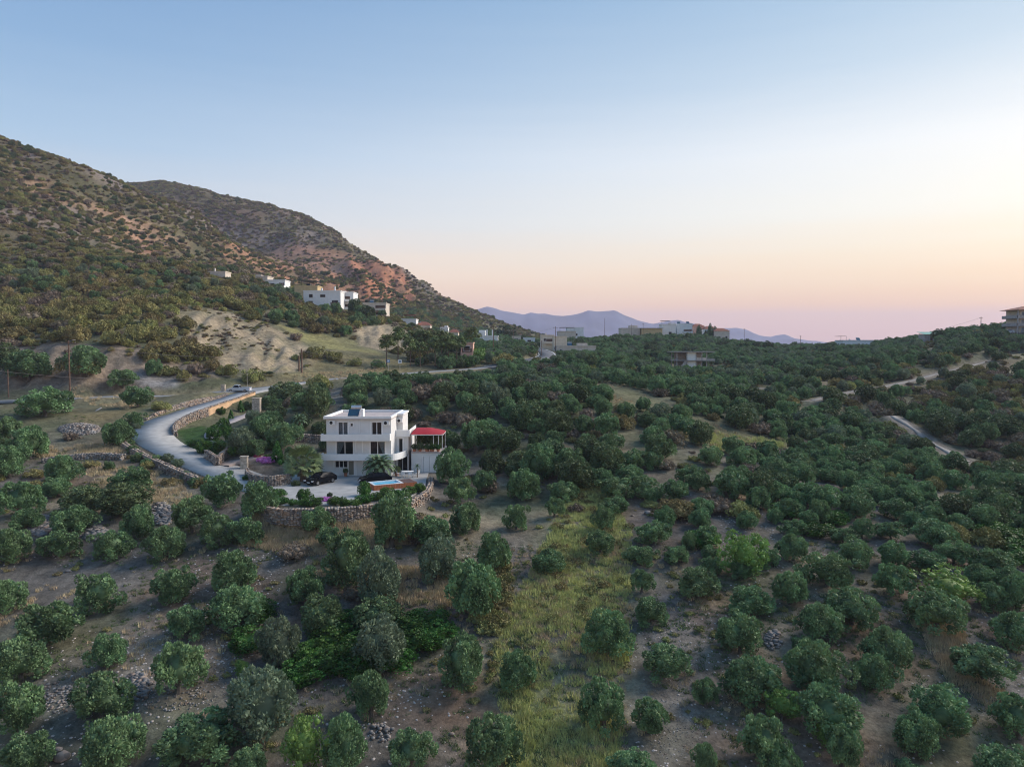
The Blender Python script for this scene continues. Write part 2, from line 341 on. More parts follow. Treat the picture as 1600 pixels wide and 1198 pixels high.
# ------------------------------------------------------------------ ground sheet
def wpoly(pts): return [hit(*p) for p in pts if hit(*p) is not None]
vx, vy, vz = XX.ravel(), YY.ravel(), HH.ravel()
gy_, gx_ = np.gradient(HH, GY, GX); slope = np.hypot(gx_, gy_).ravel()
tint = np.tile(np.array([.130,.117,.100]), (len(vx), 1))
def blend(w, c):
    global tint
    w = np.clip(w, 0, 1)[:, None]; tint = tint*(1-w) + np.array(c)[None]*w
def zone(pts, c, soft=4, amt=1.0, nscale=6, nz=.6, seed=1):
    pl = wpoly(pts); pl2 = np.array(pl); lo = pl2.min(0)-soft-2; hi = pl2.max(0)+soft+2
    m = (vx > lo[0]) & (vx < hi[0]) & (vy > lo[1]) & (vy < hi[1]); w = np.zeros(len(vx))
    if not m.any(): return
    w[m] = poly_w(vx[m], vy[m], pl, soft)*np.clip(1 - nz*.5 + nz*1.6*fbm(vx[m], vy[m], nscale, 3, seed), 0, 1)
    blend(w*amt, c)
DRY, YGR, RED, CUT, ROCK, CLIFF, GRN, GREY = (.26,.215,.135), (.20,.205,.095), (.175,.115,.08), (.29,.235,.16), (.20,.165,.145), (.25,.12,.07), (.07,.095,.04), (.165,.155,.145)
n1 = fbm(vx, vy, 14, 4, 50)
blend(sstep(-.1, .5, n1)*.6, DRY); blend(sstep(.0, .5, fbm(vx, vy, 8, 3, 60))*.5, RED); blend(sstep(.05, .5, fbm(vx, vy, 10, 3, 70))*.55, GRN)
blend(sstep(95, 130, vy)*.7, (.10,.105,.055))
hillw = sstep(CAMZ+2, CAMZ+25, vz)*sstep(-20, -70, vx)
blend(hillw*.9, (.125,.105,.058)); blend(hillw*sstep(-.05, .4, fbm(vx, vy, 25, 4, 81))*.6, (.075,.08,.04))
rk = sstep(.0, .25, fbm(vx, vy, 38, 6, 90) + .35*sstep(.45, .8, slope) - .22)
blend(hillw*sstep(CAMZ+30, CAMZ+70, vz)*rk*.75, ROCK); blend(hillw*sstep(500, 650, vy)*sstep(0, .35, fbm(vx, vy, 60, 4, 95))*.6, (.18,.115,.085))
zone([(0,1010),(330,960),(400,1198),(0,1198)], GREY, 10, .55)
zone([(800,1198),(770,1010),(810,930),(850,850),(890,770),(940,740),(985,830),(985,960),(970,1198)], YGR, 7, .9, 4, .9, 5)
zone([(985,800),(1040,800),(1060,900),(1150,1198),(985,1198)], GREY, 3, .8, 5, .6, 6)
zone([(1030,790),(1120,860),(1330,1198),(1100,1198)], RED, 5, .55, 5, .8, 7)
zone([(1425,940),(1470,940),(1600,1085),(1600,1170),(1540,1110)], (.17,.165,.16), 2, .85, 5, .4, 8)
zone([(1260,940),(1420,930),(1480,1060),(1330,1100)], (.17,.11,.07), 5, .6, 5, .8, 9)
zone([(380,850),(400,800),(560,812),(690,812),(640,850),(480,870)], (.24,.19,.125), 3, .9, 4, .5, 10)
zone([(130,725),(250,735),(330,790),(300,800),(150,770)], DRY, 4, .9, 5, .5, 11); zone([(40,700),(200,690),(195,718),(60,715)], (.24,.19,.12), 3, .8, 4, .5, 12)
zone([(430,940),(560,900),(760,900),(780,960),(600,990)], (.15,.10,.08), 4, .6, 4, .8, 13)
zone([(480,1060),(690,1050),(800,1060),(780,1198),(600,1110)], (.17,.105,.065), 5, .8, 5, .6, 14)
zone([(860,600),(960,600),(1080,650),(1230,700),(1130,705),(990,650)], (.125,.125,.062), 6, .9, 8, .5, 15)
zone([(1090,670),(1230,690),(1220,706),(1120,706)], (.17,.165,.07), 3, .8, 5, .5, 16)
zone([(1250,590),(1340,585),(1380,600),(1290,620)], (.16,.12,.08), 4, .7, 5, .5, 17)
zone([(1380,598),(1480,575),(1600,555),(1600,575),(1500,592),(1400,612)], (.18,.13,.09), 5, .7, 6, .6, 18)
zone([(500,605),(540,605),(545,650),(515,650)], (.17,.155,.14), 3, .8, 3, .3, 19)
zone([(110,640),(210,628),(210,665),(110,680)], (.19,.15,.075), 3, .8, 5, .5, 20)
zone([(400,555),(520,545),(640,560),(640,580),(440,592)], (.21,.175,.085), 3, .9, 6, .5, 21)
zone([(430,505),(560,530),(600,555),(500,545)], (.23,.21,.085), 3, .9, 6, .5, 22)
zone([(262,486),(330,482),(400,500),(470,535),(500,556),(480,575),(420,585),(350,570),(290,530)], CUT, 3, 1, 5, .5, 23)
zone([(555,515),(600,505),(645,520),(655,548),(600,548),(560,540)], CUT, 3, 1, 5, .25, 24)
zone([(0,540),(60,535),(150,540),(260,560),(350,570),(340,590),(250,608),(120,606),(0,608)], (.21,.165,.125), 3, 1, 6, .35, 25)
zone([(190,585),(270,580),(280,605),(200,608)], (.24,.23,.22), 2, .9, 4, .3, 26)
zone([(180,330),(225,345),(245,390),(225,400),(190,370)], (.32,.21,.15), 8, 1, 12, .6, 27); zone([(20,262),(130,298),(250,360),(350,408),(330,428),(230,405),(150,355),(60,320)], (.36,.22,.14), 16, .9, 22, .9, 40)  # reddish rock, with the warm evening glow painted into its colour
zone([(330,380),(430,390),(540,395),(640,470),(560,480),(450,440),(350,410)], (.34,.17,.10), 18, .9, 20, .8, 41)  # lower mountain face: rock red plus painted-in evening warmth
zone([(0,430),(300,440),(330,480),(250,520),(0,530)], (.17,.155,.08), 12, .7, 14, .7, 42)
zone([(80,310),(130,325),(150,350),(90,340)], ROCK, 10, .9, 12, .8, 28)
zone([(220,370),(260,385),(255,400),(225,395)], CLIFF, 6, .9, 10, .5, 29)
zone([(545,395),(590,395),(640,440),(660,470),(620,480),(575,470),(540,440)], (.36,.16,.09), 12, 1, 9, .6, 30)  # red cliff, its tint also carries the warm glow
zone([(400,395),(540,400),(560,460),(470,440)], (.27,.16,.11), 20, .8, 25, .8, 31)
zone([(272,672),(320,665),(345,690),(345,725),(330,722),(290,700)], (.035,.075,.018), 1, 1, 4, .1, 32)
zone([(1470,950),(1520,1000),(1440,990)], DRY, 4, .6, 5, .7, 33)
# bare road verge
near = (vx > -90) & (vx < 60) & (vy > 80) & (vy < 400)
dd, _ = dist_poly(vx[near], vy[near], LANE); w = np.zeros(len(vx)); w[near] = 1 - sstep(3, 6, dd); blend(w*.7, (.21,.175,.11))
for ln, wd in PATHS:
    nr = (np.abs(vx-ln[:,0].mean()) < 90) & (np.abs(vy-ln[:,1].mean()) < 90); dd, _ = dist_poly(vx[nr], vy[nr], ln); w = np.zeros(len(vx)); w[nr] = 1 - sstep(wd-.3, wd+1.2, dd); blend(w*.9, (.20,.17,.14))
ny_, nx_ = XX.shape; idx = np.arange(ny_*nx_).reshape(ny_, nx_)
fq = np.stack([idx[:-1,:-1], idx[:-1,1:], idx[1:,1:], idx[1:,:-1]], -1).reshape(-1, 4)
def ground_material():
    m = bpy.data.materials.new('soil'); m.use_nodes = True; n, l = m.node_tree.nodes, m.node_tree.links; b = n['Principled BSDF']
    b.inputs['Roughness'].default_value = .95; b.inputs['Specular IOR Level'].default_value = .1
    at = n.new('ShaderNodeAttribute'); at.attribute_name = 'tint'; t = n.new('ShaderNodeTexCoord')
    def noise(sc, det=5, ro=.6):
        o = n.new('ShaderNodeTexNoise'); o.inputs['Scale'].default_value = sc; o.inputs['Detail'].default_value = det; o.inputs['Roughness'].default_value = ro; l.new(t.outputs['Object'], o.inputs['Vector']); return o
    a = noise(.9, 8, .7); c = noise(.12, 6); e = noise(5, 3)
    def mr(src, lo, hi, o0, o1):
        r = n.new('ShaderNodeMapRange'); r.inputs[1].default_value = lo; r.inputs[2].default_value = hi; r.inputs[3].default_value = o0; r.inputs[4].default_value = o1; l.new(src, r.inputs[0]); return r.outputs[0]
    m1 = n.new('ShaderNodeMath'); m1.operation = 'MULTIPLY'; l.new(mr(a.outputs[0], .3, .7, .5, 1.5), m1.inputs[0]); l.new(mr(c.outputs[0], .3, .7, .75, 1.25), m1.inputs[1])
    m2 = n.new('ShaderNodeMath'); m2.operation = 'MULTIPLY'; l.new(m1.outputs[0], m2.inputs[0]); l.new(mr(e.outputs[0], .3, .7, .8, 1.2), m2.inputs[1])
    mx = n.new('ShaderNodeMix'); mx.data_type = 'RGBA'; mx.blend_type = 'MULTIPLY'; mx.inputs[0].default_value = 1; l.new(at.outputs['Color'], mx.inputs[6]); l.new(m2.outputs[0], mx.inputs[7])
    # pale pebbles
    vo = n.new('ShaderNodeTexVoronoi'); vo.inputs['Scale'].default_value = 2.6; l.new(t.outputs['Object'], vo.inputs['Vector'])
    s = mr(vo.outputs['Distance'], .10, .16, 1, 0); g = mr(a.outputs[0], .5, .62, 0, .7); m3 = n.new('ShaderNodeMath'); m3.operation = 'MULTIPLY'; l.new(s, m3.inputs[0]); l.new(g, m3.inputs[1])
    m4 = n.new('ShaderNodeMix'); m4.data_type = 'RGBA'; l.new(m3.outputs[0], m4.inputs[0]); l.new(mx.outputs[2], m4.inputs[6]); m4.inputs[7].default_value = (.30,.28,.27,1)
    l.new(m4.outputs[2], b.inputs['Base Color'])
    bp = n.new('ShaderNodeBump'); bp.inputs['Strength'].default_value = .7; bp.inputs['Distance'].default_value = .35; l.new(a.outputs[0], bp.inputs['Height']); l.new(bp.outputs[0], b.inputs['Normal'])
    return m
SOIL = ground_material()
me = np_mesh('ground', np.stack([vx, vy, vz], 1), fq, SOIL, True)
ca = me.color_attributes.new('tint', 'FLOAT_COLOR', 'POINT'); ca.data.foreach_set('color', np.c_[tint, np.ones(len(vx))].ravel().astype(np.float32))
link('ground', me, kind='structure')

# far plain and mountain ranges
plain = mat('far_plain_soil', (.10,.10,.07), .95, .2, .004)
MB().add([(-14000,900,CAMZ-75),(14000,900,CAMZ-75),(14000,9000,CAMZ-75),(-14000,9000,CAMZ-75)], [(0,1,2,3)]).build('plain', plain, kind='structure')
mrock = mat('mountain_rock', (.045,.055,.085), .95, .25, .004)  # blue of the distant haze is mixed into the rock colour
def range_(name, sil, D, depth, seed):
    """a ridge whose crest follows measured points at distance D, with spurs and gullies on both flanks"""
    pts = np.array([P(px, py, D)[[0, 2]] for px, py in sil]); nxr = 260; nyr = 36
    xs = np.linspace(pts[0,0], pts[-1,0], nxr); cr = np.interp(xs, pts[:,0], pts[:,1]); cr = np.convolve(np.pad(cr, 1, 'edge'), np.ones(3)/3, 'valid')
    cr = cr + vnoise(xs, xs*0, 70, seed)*9 + vnoise(xs, xs*0, 220, seed+3)*12
    t = np.linspace(-1, 1, nyr); X = np.tile(xs, (nyr, 1)); Y = D + np.tile((t*depth)[:, None], (1, nxr)); base = CAMZ-80
    a = (1-np.abs(t))**.85; Z = base + (cr[None]-base)*a[:, None] + (a*(1-a))[:, None]*(-np.abs(fbm(X, Y, 420, 4, seed))*420 + 60)
    id_ = np.arange(nyr*nxr).reshape(nyr, nxr); f = np.stack([id_[:-1,:-1], id_[:-1,1:], id_[1:,1:], id_[1:,:-1]], -1).reshape(-1, 4)
    link(name, np_mesh(name, np.stack([X.ravel(), Y.ravel(), Z.ravel()], 1), f, mrock, True), kind='structure')
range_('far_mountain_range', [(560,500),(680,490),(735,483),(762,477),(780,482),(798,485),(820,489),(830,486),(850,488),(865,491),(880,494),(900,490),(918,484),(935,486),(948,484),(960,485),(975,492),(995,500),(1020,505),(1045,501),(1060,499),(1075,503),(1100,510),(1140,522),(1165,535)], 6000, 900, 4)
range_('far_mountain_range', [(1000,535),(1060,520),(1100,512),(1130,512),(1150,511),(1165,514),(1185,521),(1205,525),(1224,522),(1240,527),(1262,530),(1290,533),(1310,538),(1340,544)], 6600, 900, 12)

# air
hz = bpy.data.materials.new('air'); hz.use_nodes = True; hn = hz.node_tree.nodes; hl = hz.node_tree.links; hn.remove(hn['Principled BSDF'])
pv = hn.new('ShaderNodeVolumePrincipled'); pv.inputs['Color'].default_value = (.74,.75,1.0,1); pv.inputs['Density'].default_value = HAZE = .00012; pv.inputs['Anisotropy'].default_value = 0.0
hl.new(pv.outputs[0], hn['Material Output'].inputs['Volume'])
MB().box(-13800, 13800, -80, 8900, CAMZ-110, CAMZ+420).build('haze', hz, kind='stuff')

# ------------------------------------------------------------------ foliage meshes
def ico(sub=1):
    t = (1+5**.5)/2; v = np.array([(-1,t,0),(1,t,0),(-1,-t,0),(1,-t,0),(0,-1,t),(0,1,t),(0,-1,-t),(0,1,-t),(t,0,-1),(t,0,1),(-t,0,-1),(-t,0,1)], float); v /= np.linalg.norm(v[0])
    f = [(0,11,5),(0,5,1),(0,1,7),(0,7,10),(0,10,11),(1,5,9),(5,11,4),(11,10,2),(10,7,6),(7,1,8),(3,9,4),(3,4,2),(3,2,6),(3,6,8),(3,8,9),(4,9,5),(2,4,11),(6,2,10),(8,6,7),(9,8,1)]
    for _ in range(sub):
        v = list(map(tuple, v)); mid = {}; nf = []
        def m(a, b):
            k = (min(a,b), max(a,b))
            if k not in mid:
                p = np.array(v[a])+np.array(v[b]); v.append(tuple(p/np.linalg.norm(p))); mid[k] = len(v)-1
            return mid[k]
        for a, b, c in f: ab, bc, ca_ = m(a,b), m(b,c), m(c,a); nf += [(a,ab,ca_),(b,bc,ab),(c,ca_,bc),(ab,bc,ca_)]
        f = nf; v = np.array(v)
    return v, np.array(f)
ICO0, ICO1 = ico(0), ico(1)
def foliage(seed, lobes=34, leaves=4600, rz=.88, zc=.82, lobe_r=.30, leaf=.062, spread=.72, bottom=-.8, elong=2.0, up=.35, core=.5, shape=None, irr=.16):
    """crown of unit half-width: leafy lobes over an uneven dome, each lobe with a dense heart; returns v, f(tri)"""
    g = np.random.default_rng(seed); C = []
    ga = math.pi*(3-5**.5)
    for i in range(lobes):
        z = 1 - (i+.5)/lobes*(1-bottom); a = i*ga + g.normal()*.3; r = math.sqrt(max(0, 1-z*z)); C.append((r*math.cos(a), r*math.sin(a), z))
    C = np.array(C); k = spread*(1+g.normal(0, irr, lobes))
    # a few big bays make the outline uneven
    ph = g.uniform(0, 6.28, 3); k *= 1 + .10*np.cos(2*np.arctan2(C[:,1], C[:,0])+ph[0]) + .08*np.cos(3*np.arctan2(C[:,1], C[:,0])+ph[1])
    C = C*k[:,None]*np.array([1, 1, rz]); lr = lobe_r*g.uniform(.75, 1.2, lobes)
    if shape is not None: C, lr = shape(C, lr, g)
    C[:,2] += zc
    V = []; F = []; n = 0
    iv, if_ = ICO0
    for c, r in zip(C, lr):
        vv = iv*r*core*g.uniform(.85, 1.1, (len(iv), 1)) + c; V.append(vv); F.append(if_+n); n += len(iv)
    vv = ICO1[0]*np.array([spread*.8, spread*.8, spread*.8*rz]) + np.array([0,0,zc]); 
    if shape is None: V.append(vv); F.append(ICO1[1]+n); n += len(vv)
    li = g.choice(len(C), leaves, p=(lr**2)/(lr**2).sum()); d_ = g.normal(size=(leaves, 3)); out = C[li]-np.array([0,0,zc]); out /= (np.linalg.norm(out, axis=1)[:,None]+1e-6)
    d_ += out*.9 + np.array([0,0,.35]); d_ /= np.linalg.norm(d_, axis=1)[:,None]
    p = C[li] + d_*(lr[li]*g.uniform(.72, 1.08, leaves))[:,None]
    ax = d_ + g.normal(0, .55, (leaves, 3)) + np.array([0,0,up]); ax /= np.linalg.norm(ax, axis=1)[:,None]
    sd_ = np.cross(ax, g.normal(size=(leaves, 3))); sd_ /= np.linalg.norm(sd_, axis=1)[:,None]
    L = (leaf*g.uniform(.7, 1.5, leaves))[:,None]; w = L/elong
    q = np.stack([p - ax*L*.5, p + sd_*w, p + ax*L, p - sd_*w], 1).reshape(-1, 3)
    b = np.arange(leaves)*4 + n; F.append(np.stack([b, b+1, b+2], 1)); F.append(np.stack([b, b+2, b+3], 1)); V.append(q)
    return np.concatenate(V), np.concatenate(F)
def fmesh(name, m, **k): v, f = foliage(**k); return np_mesh(name, v, f, m)

OLIVE = mat('olive_leaf', (.14,.23,.102), .6, .3, 1.3, rnd=.16, hue=.012, spec=.25, trans=.12)
OLIVE2 = mat('olive_leaf_silver', (.165,.22,.135), .6, .2, 1.3, rnd=.18, hue=.02, spec=.25, trans=.12)
DARK = mat('evergreen_leaf', (.10,.145,.065), .6, .22, 1.3, rnd=.25, hue=.02, spec=.2, trans=.08)
SCRUB = mat('scrub_leaf', (.24,.225,.09), .75, .28, .8, rnd=.3, hue=.035, spec=.15)
BROWN = mat('dry_scrub_leaf', (.185,.15,.11), .85, .25, .8, rnd=.25, hue=.02, spec=.1)
YEL = mat('yellow_green_leaf', (.15,.25,.06), .6, .2, 1.3, rnd=.12, hue=.012, trans=.2)
FRESH = mat('fresh_green_leaf', (.055,.135,.022), .55, .25, 1.3, rnd=.2, hue=.015, trans=.15)
PINE = mat('pine_needle', (.11,.15,.05), .75, .22, 1.0, rnd=.15, hue=.02)
BARK = mat('olive_bark', (.13,.115,.10), .95, .25, 6, bump=.5); PBARK = mat('pine_bark', (.12,.085,.065), .95, .25, 6, bump=.5)

OM = [fmesh('olive_crown', OLIVE, seed=10+i, lobes=[32,40,26,34,44,28][i], rz=[.88,.8,.95,.82,.74,.9][i], irr=[.18,.25,.22,.2,.27,.24][i], lobe_r=[.30,.27,.33,.30,.25,.31][i]) for i in range(6)]
OS = [fmesh('silver_crown', OLIVE2, seed=30+i, lobes=34, rz=.9) for i in range(2)]
DM = [fmesh('evergreen_crown', DARK, seed=40+i, lobes=38, rz=.86, zc=.85, lobe_r=.33, leaves=3400, bottom=-.9, elong=1.6) for i in range(3)]
YM = [fmesh('yellow_green_crown', YEL, seed=50+i, lobes=30, rz=1.0, zc=1.0, lobe_r=.33, leaves=2600, irr=.25, leaf=.06) for i in range(2)]
FM = [fmesh('green_crown', FRESH, seed=55+i, lobes=30, rz=.8, zc=.7, lobe_r=.34, leaves=2600, bottom=-.9, elong=1.4, leaf=.06) for i in range(2)]
SM = [fmesh('scrub_crown', SCRUB, seed=60+i, lobes=22, rz=.68, zc=.42, lobe_r=.34, leaves=1900, bottom=-.4, leaf=.075, irr=.25) for i in range(4)]
BM = [fmesh('dry_scrub_crown', BROWN, seed=70+i, lobes=18, rz=.66, zc=.42, lobe_r=.38, leaves=1600, bottom=-.4, leaf=.08, irr=.25, elong=4, core=.6) for i in range(2)]
def trunk_mesh(seed, h=.75, r=.085, limbs=4, m=BARK, name='trunk'):
    g = random.Random(seed); b = MB(); top = (g.uniform(-.08,.08), g.uniform(-.08,.08), h*.55)
    b.tube([(0,0,-.25), (g.uniform(-.03,.03), g.uniform(-.03,.03), h*.25), top], [r*1.5, r*1.05, r*.9], 7)
    for i in range(limbs):
        a = i*2*math.pi/limbs + g.uniform(-.5,.5); e = g.uniform(.35,.5)
        b.tube([top, (top[0]+math.cos(a)*e*.5, top[1]+math.sin(a)*e*.5, h*.9), (top[0]+math.cos(a)*e, top[1]+math.sin(a)*e, h*1.45)], [r*.75, r*.5, r*.22], 5)
    me = bpy.data.meshes.new(name); me.from_pydata(b.v, [], b.f); me.materials.append(m); me.update(); return me
TM = [trunk_mesh(s) for s in range(3)]

# ------------------------------------------------------------------ trees read off the photograph: x, y of the crown's middle, width, height (pixels)
HAND = [(8,930,62,55),(77,972,105,80),(148,925,75,62),(33,1030,92,75),(172,1018,58,55),(290,972,68,56),(277,1040,85,92),(270,915,72,58),(367,947,88,72),(30,1105,85,92),(157,1090,100,80),(175,1160,100,90),(42,1180,90,75),(315,1152,130,88),(388,1188,62,50),
 (415,1095,120,112,'S'),(535,1165,76,92),(645,1168,82,72),(580,1083,62,80),(775,1162,86,96),(722,1030,82,84),(810,1047,62,64),(600,1005,90,88,'S'),(440,1002,72,78,'S'),(478,915,66,72),(598,903,76,92,'S'),(742,922,94,96),(590,960,80,56,'D'),(505,962,76,66,'D'),(545,868,84,88),(363,893,75,66),(678,872,68,72,'S'),(770,862,62,62),(612,813,82,88),(672,828,66,50),(728,808,58,52),(719,765,52,50),
 (495,812,48,44),(512,838,44,40),(704,728,58,60),(768,722,44,40,'D'),(700,690,44,34,'D'),(758,752,40,36),(742,680,64,62),(845,722,70,56),(887,724,56,50),(815,757,50,48),(808,806,38,44),(97,733,58,44),(45,690,66,56),(14,668,40,44),(14,722,52,52),(28,778,72,66),(88,762,50,28),(183,677,48,44),(210,654,32,24),(203,748,58,40),(130,780,72,40,'D'),(195,782,85,52,'D'),(115,812,68,48),(42,810,48,38),(215,816,55,52),(18,850,58,56),(90,850,62,46),(172,850,60,46),(258,846,62,54),(300,802,70,66),(335,826,56,54),(380,830,56,46),(345,765,66,54),(405,781,64,58),
 (70,628,78,44),(135,565,60,48),(192,590,48,32),(215,620,52,34),(45,572,70,50),(8,560,36,60,'D'),
 (950,990,80,76),(1003,906,42,42),(1018,954,56,46),(1092,910,70,50),(1175,940,72,50),(1042,1032,80,58),(945,1102,70,86),(1020,1119,64,60),(1102,1081,42,50),(1157,990,80,66),(1178,1060,92,78),(1192,1155,84,90),(990,1196,76,50),(1100,1186,44,56),(1234,918,62,56),(1293,888,82,62),(1332,948,84,62),(1280,970,72,62),(1257,1008,42,34),(1278,1042,96,84),(1390,1014,74,72),(1368,1050,60,56),(1394,903,60,60),(1465,955,90,72),(1535,1035,102,64),(1592,985,76,62),(1470,1110,96,76),(1432,1146,76,72),(1290,1108,110,92),(1215,1190,60,60),(1594,1116,82,80),(1570,1196,96,50),(1425,1204,52,32),(1547,930,50,46),(1590,925,58,60),(1320,1170,60,70),
 (820,757,50,48),(880,766,46,32),(866,791,34,36),(943,811,34,38),(962,789,50,32),(985,741,50,30),(965,762,60,30),(938,848,46,40),(858,876,56,40),(1003,866,50,30),(1022,832,62,36),(1040,806,35,34),(1016,773,30,24),(1055,765,50,38),(1078,741,46,32),(1095,791,42,30),(1093,809,40,30),(1107,835,42,36),(1077,846,26,30),(1058,866,42,30),(1110,862,36,24),(1112,883,34,30),(1168,812,34,30),(1143,756,64,46),(1190,761,46,52,'D'),(1032,699,50,40),(955,690,44,28),(990,718,50,34),
 (1292,741,38,26),(1330,746,32,26),(1358,760,46,32),(1395,756,32,26),(1338,790,54,42),(1400,795,52,36),(1458,796,38,30),(1422,771,38,28),(1282,800,36,38),(1265,811,34,30),(1212,806,28,26),(1242,824,48,32),(1240,855,48,44),(1317,836,46,26),(1347,826,36,32),(1392,828,52,32),(1425,812,38,30),(1463,833,72,44),(1500,816,42,28),(1553,788,60,54),(1337,866,54,48),(1396,865,50,42),(1446,875,62,34),(1490,863,56,42),(1553,876,76,46),(1575,905,50,40),(1530,900,50,40),
 (1215,770,40,36),(1245,780,36,30),(1160,890,40,30),(1200,868,40,34),(1215,735,44,34),(1255,742,44,34),(1160,715,48,34),(1110,712,44,32)]
YHAND = [(475,1162,74,92,'yellow-green tree among the olives at the lower edge of the slope'),(1162,858,72,72,'tall loose yellow-green tree above the stony path'),(1480,915,96,50,'broad yellow-green tree above the dirt track on the slope'),(378,1043,26,56,'slim yellow-green sapling beside the big dark olive'),(1222,1098,58,50,'yellow-green tangled shrub between two olives low on the slope'),(1293,1140,40,60,'yellow-green shrub growing up through a large olive')]
placed = []     # x, y, radius
def solve_tree(cx, cy, w, h, zc=.82, rz=.88):
    """crown of the measured size standing on the ground"""
    b = .8; p = None
    for _ in range(5):
        p = hit(cx, cy, lift=b*zc/rz*1.0)
        D = math.hypot(p[0], p[1]); a = w*.5/FPX*p[1]/CP; dep = (CAMZ-p[2])/math.hypot(D, CAMZ-p[2]); hh = h*.5/FPX*p[1]
        b = math.sqrt(max((hh*hh - (a*dep)**2)/(1-dep*dep), (a*.6)**2)); b = min(b, a*1.25)
    return p, a*.92, b*.94
def make_tree(name, crown, trunk, p, sx, sy, sz, rz, label, cat, group, cover=True):
    t = empty(name, p, rz, label, cat, group); t.rotation_euler = (random.uniform(-.1,.1), random.uniform(-.1,.1), rz)
    c = link('crown', crown, t); c.scale = (sx, sy, sz)
    k = link('trunk', trunk, t); k.scale = (sz, sz, sz)
    placed.append((p[0], p[1], max(sx, sy)*.8)); return t
rows = {}
hand = []
for e in HAND:
    kind = e[4] if len(e) > 4 else 'O'; p, a, b = solve_tree(*e[:4]); hand.append((e, kind, p, a, b))
def where(px, py, kind):
    if px < 500 and py < 700: return 'above the grey driveway bend, under the power line'
    if py < 720 and px < 800: return 'close behind the red canopy'
    if px < 420 and py < 870: return 'on the stony ground below the driveway'
    if 420 <= px < 800 and py < 900: return 'on the dry slope under the white house'
    if px < 420 and py < 1010: return 'on the left slope above the pebbly hollow'
    if px < 420: return 'in the pebbly lower left grove'
    if px < 700 and py < 1010: return 'round the bright green thicket'
    if px < 860 and py >= 900: return 'between the thicket and the grass strip'
    if px < 1000 and py < 880: return 'around the upper end of the yellow grass strip'
    if px < 1130 and py >= 880: return 'along the stony path right of the grass strip'
    if px < 1210 and py < 880: return 'at the upper end of the stony path'
    if px < 1330 and py >= 880: return 'in the lower grove right of the path'
    if py >= 880: return 'beside the diagonal dirt track'
    return 'in the tight rows below the ravine'
bins = {}
for h_ in hand: bins.setdefault(where(h_[0][0], h_[0][1], h_[1]), []).append(h_)
n_ol = 0
for wh, lst in bins.items():
    lst.sort(key=lambda q: q[0][0])
    for i, (e, kind, p, a, b) in enumerate(lst):
        big = 'broad' if e[2] > 1.35*e[3] else ('tall' if e[3] >= e[2] else 'round')
        col = {'O': 'green', 'S': 'silvery', 'D': 'dark'}[kind]
        ms = {'O': OM, 'S': OS, 'D': DM}[kind]
        make_tree('olive_tree', ms[(n_ol*7+3) % len(ms)], TM[n_ol % 3], p, a*random.uniform(.98,1.04), a*random.uniform(.92,1.05), b/.88*1.02, random.uniform(0, 6.28),
                  f'{big} {col} olive {wh}, {ORD(i)} from the left', 'olive tree', 'olive trees on the near slope'); n_ol += 1
for i, (cx, cy_, w_, h_, lb) in enumerate(YHAND):
    p, a, b = solve_tree(cx, cy_, w_, h_, 1.1, 1.0); make_tree('deciduous_tree', YM[i % 2], TM[i % 3], p, a, a, b, i*1.3, lb, 'tree', 'yellow-green trees in the grove')

# ------------------------------------------------------------------ areas that stay free of trees (ground polygons)
NOGO = [wpoly(q) for q in [
 [(268,660),(300,640),(420,615),(470,640),(520,650),(530,640),(545,680),(640,670),(700,670),(700,745),(660,800),(430,800),(330,750),(285,715)],      # garden and house
 [(110,665),(150,655),(200,662),(200,682),(110,682)], [(262,486),(330,483),(400,502),(470,535),(500,552),(440,556),(360,548),(310,525)], [(555,515),(600,505),(645,520),(655,548),(600,548),(560,540)], [(300,518),(430,556),(560,572),(555,588),(430,584),(340,566)],
 [(430,505),(560,530),(640,560),(640,578),(560,572),(500,552)], [(862,606),(950,598),(1060,632),(1100,655),(1050,652),(960,628)], [(1070,660),(1125,662),(1240,692),(1226,706),(1110,703)], [(1010,735),(1060,745),(1100,775),(1050,770)], [(1270,770),(1320,765),(1310,790),(1280,790)],
 [(1262,597),(1320,593),(1330,599),(1285,606)], [(0,588),(250,590),(340,600),(330,630),(0,640)], [(420,590),(640,572),(700,572),(640,590),(420,612)], [(500,600),(540,600),(548,652),(512,652)],
 [(60,600),(260,600),(300,620),(230,650),(60,650)], [(120,665),(280,660),(280,700),(120,720)]]]
HANDZONE = [wpoly(q) for q in [[(-60,1320),(-60,650),(200,640),(215,700),(320,760),(420,800),(655,790),(645,660),(700,655),(770,700),(800,745),(930,790),(1000,800),(1060,830),(1160,845),(1270,850),(1400,850),(1500,850),(1600,850),(1700,850),(1750,1320)],
 [(-40,545),(160,540),(235,570),(240,650),(-40,690)]]]
SITES = []      # x, y, radius of buildings, filled in below with the list of village houses
occ = {}
def occ_add(x, y, r): occ.setdefault((int(x//8), int(y//8)), []).append((x, y, r))
for q in placed: occ_add(*q)
def clear(x, y, r):
    i, j = int(x//8), int(y//8)
    for a in (-1,0,1):
        for b in (-1,0,1):
            for (u, v, s) in occ.get((i+a, j+b), ()):
                if (u-x)**2 + (v-y)**2 < ((r+s)*.82)**2: return False
    return True

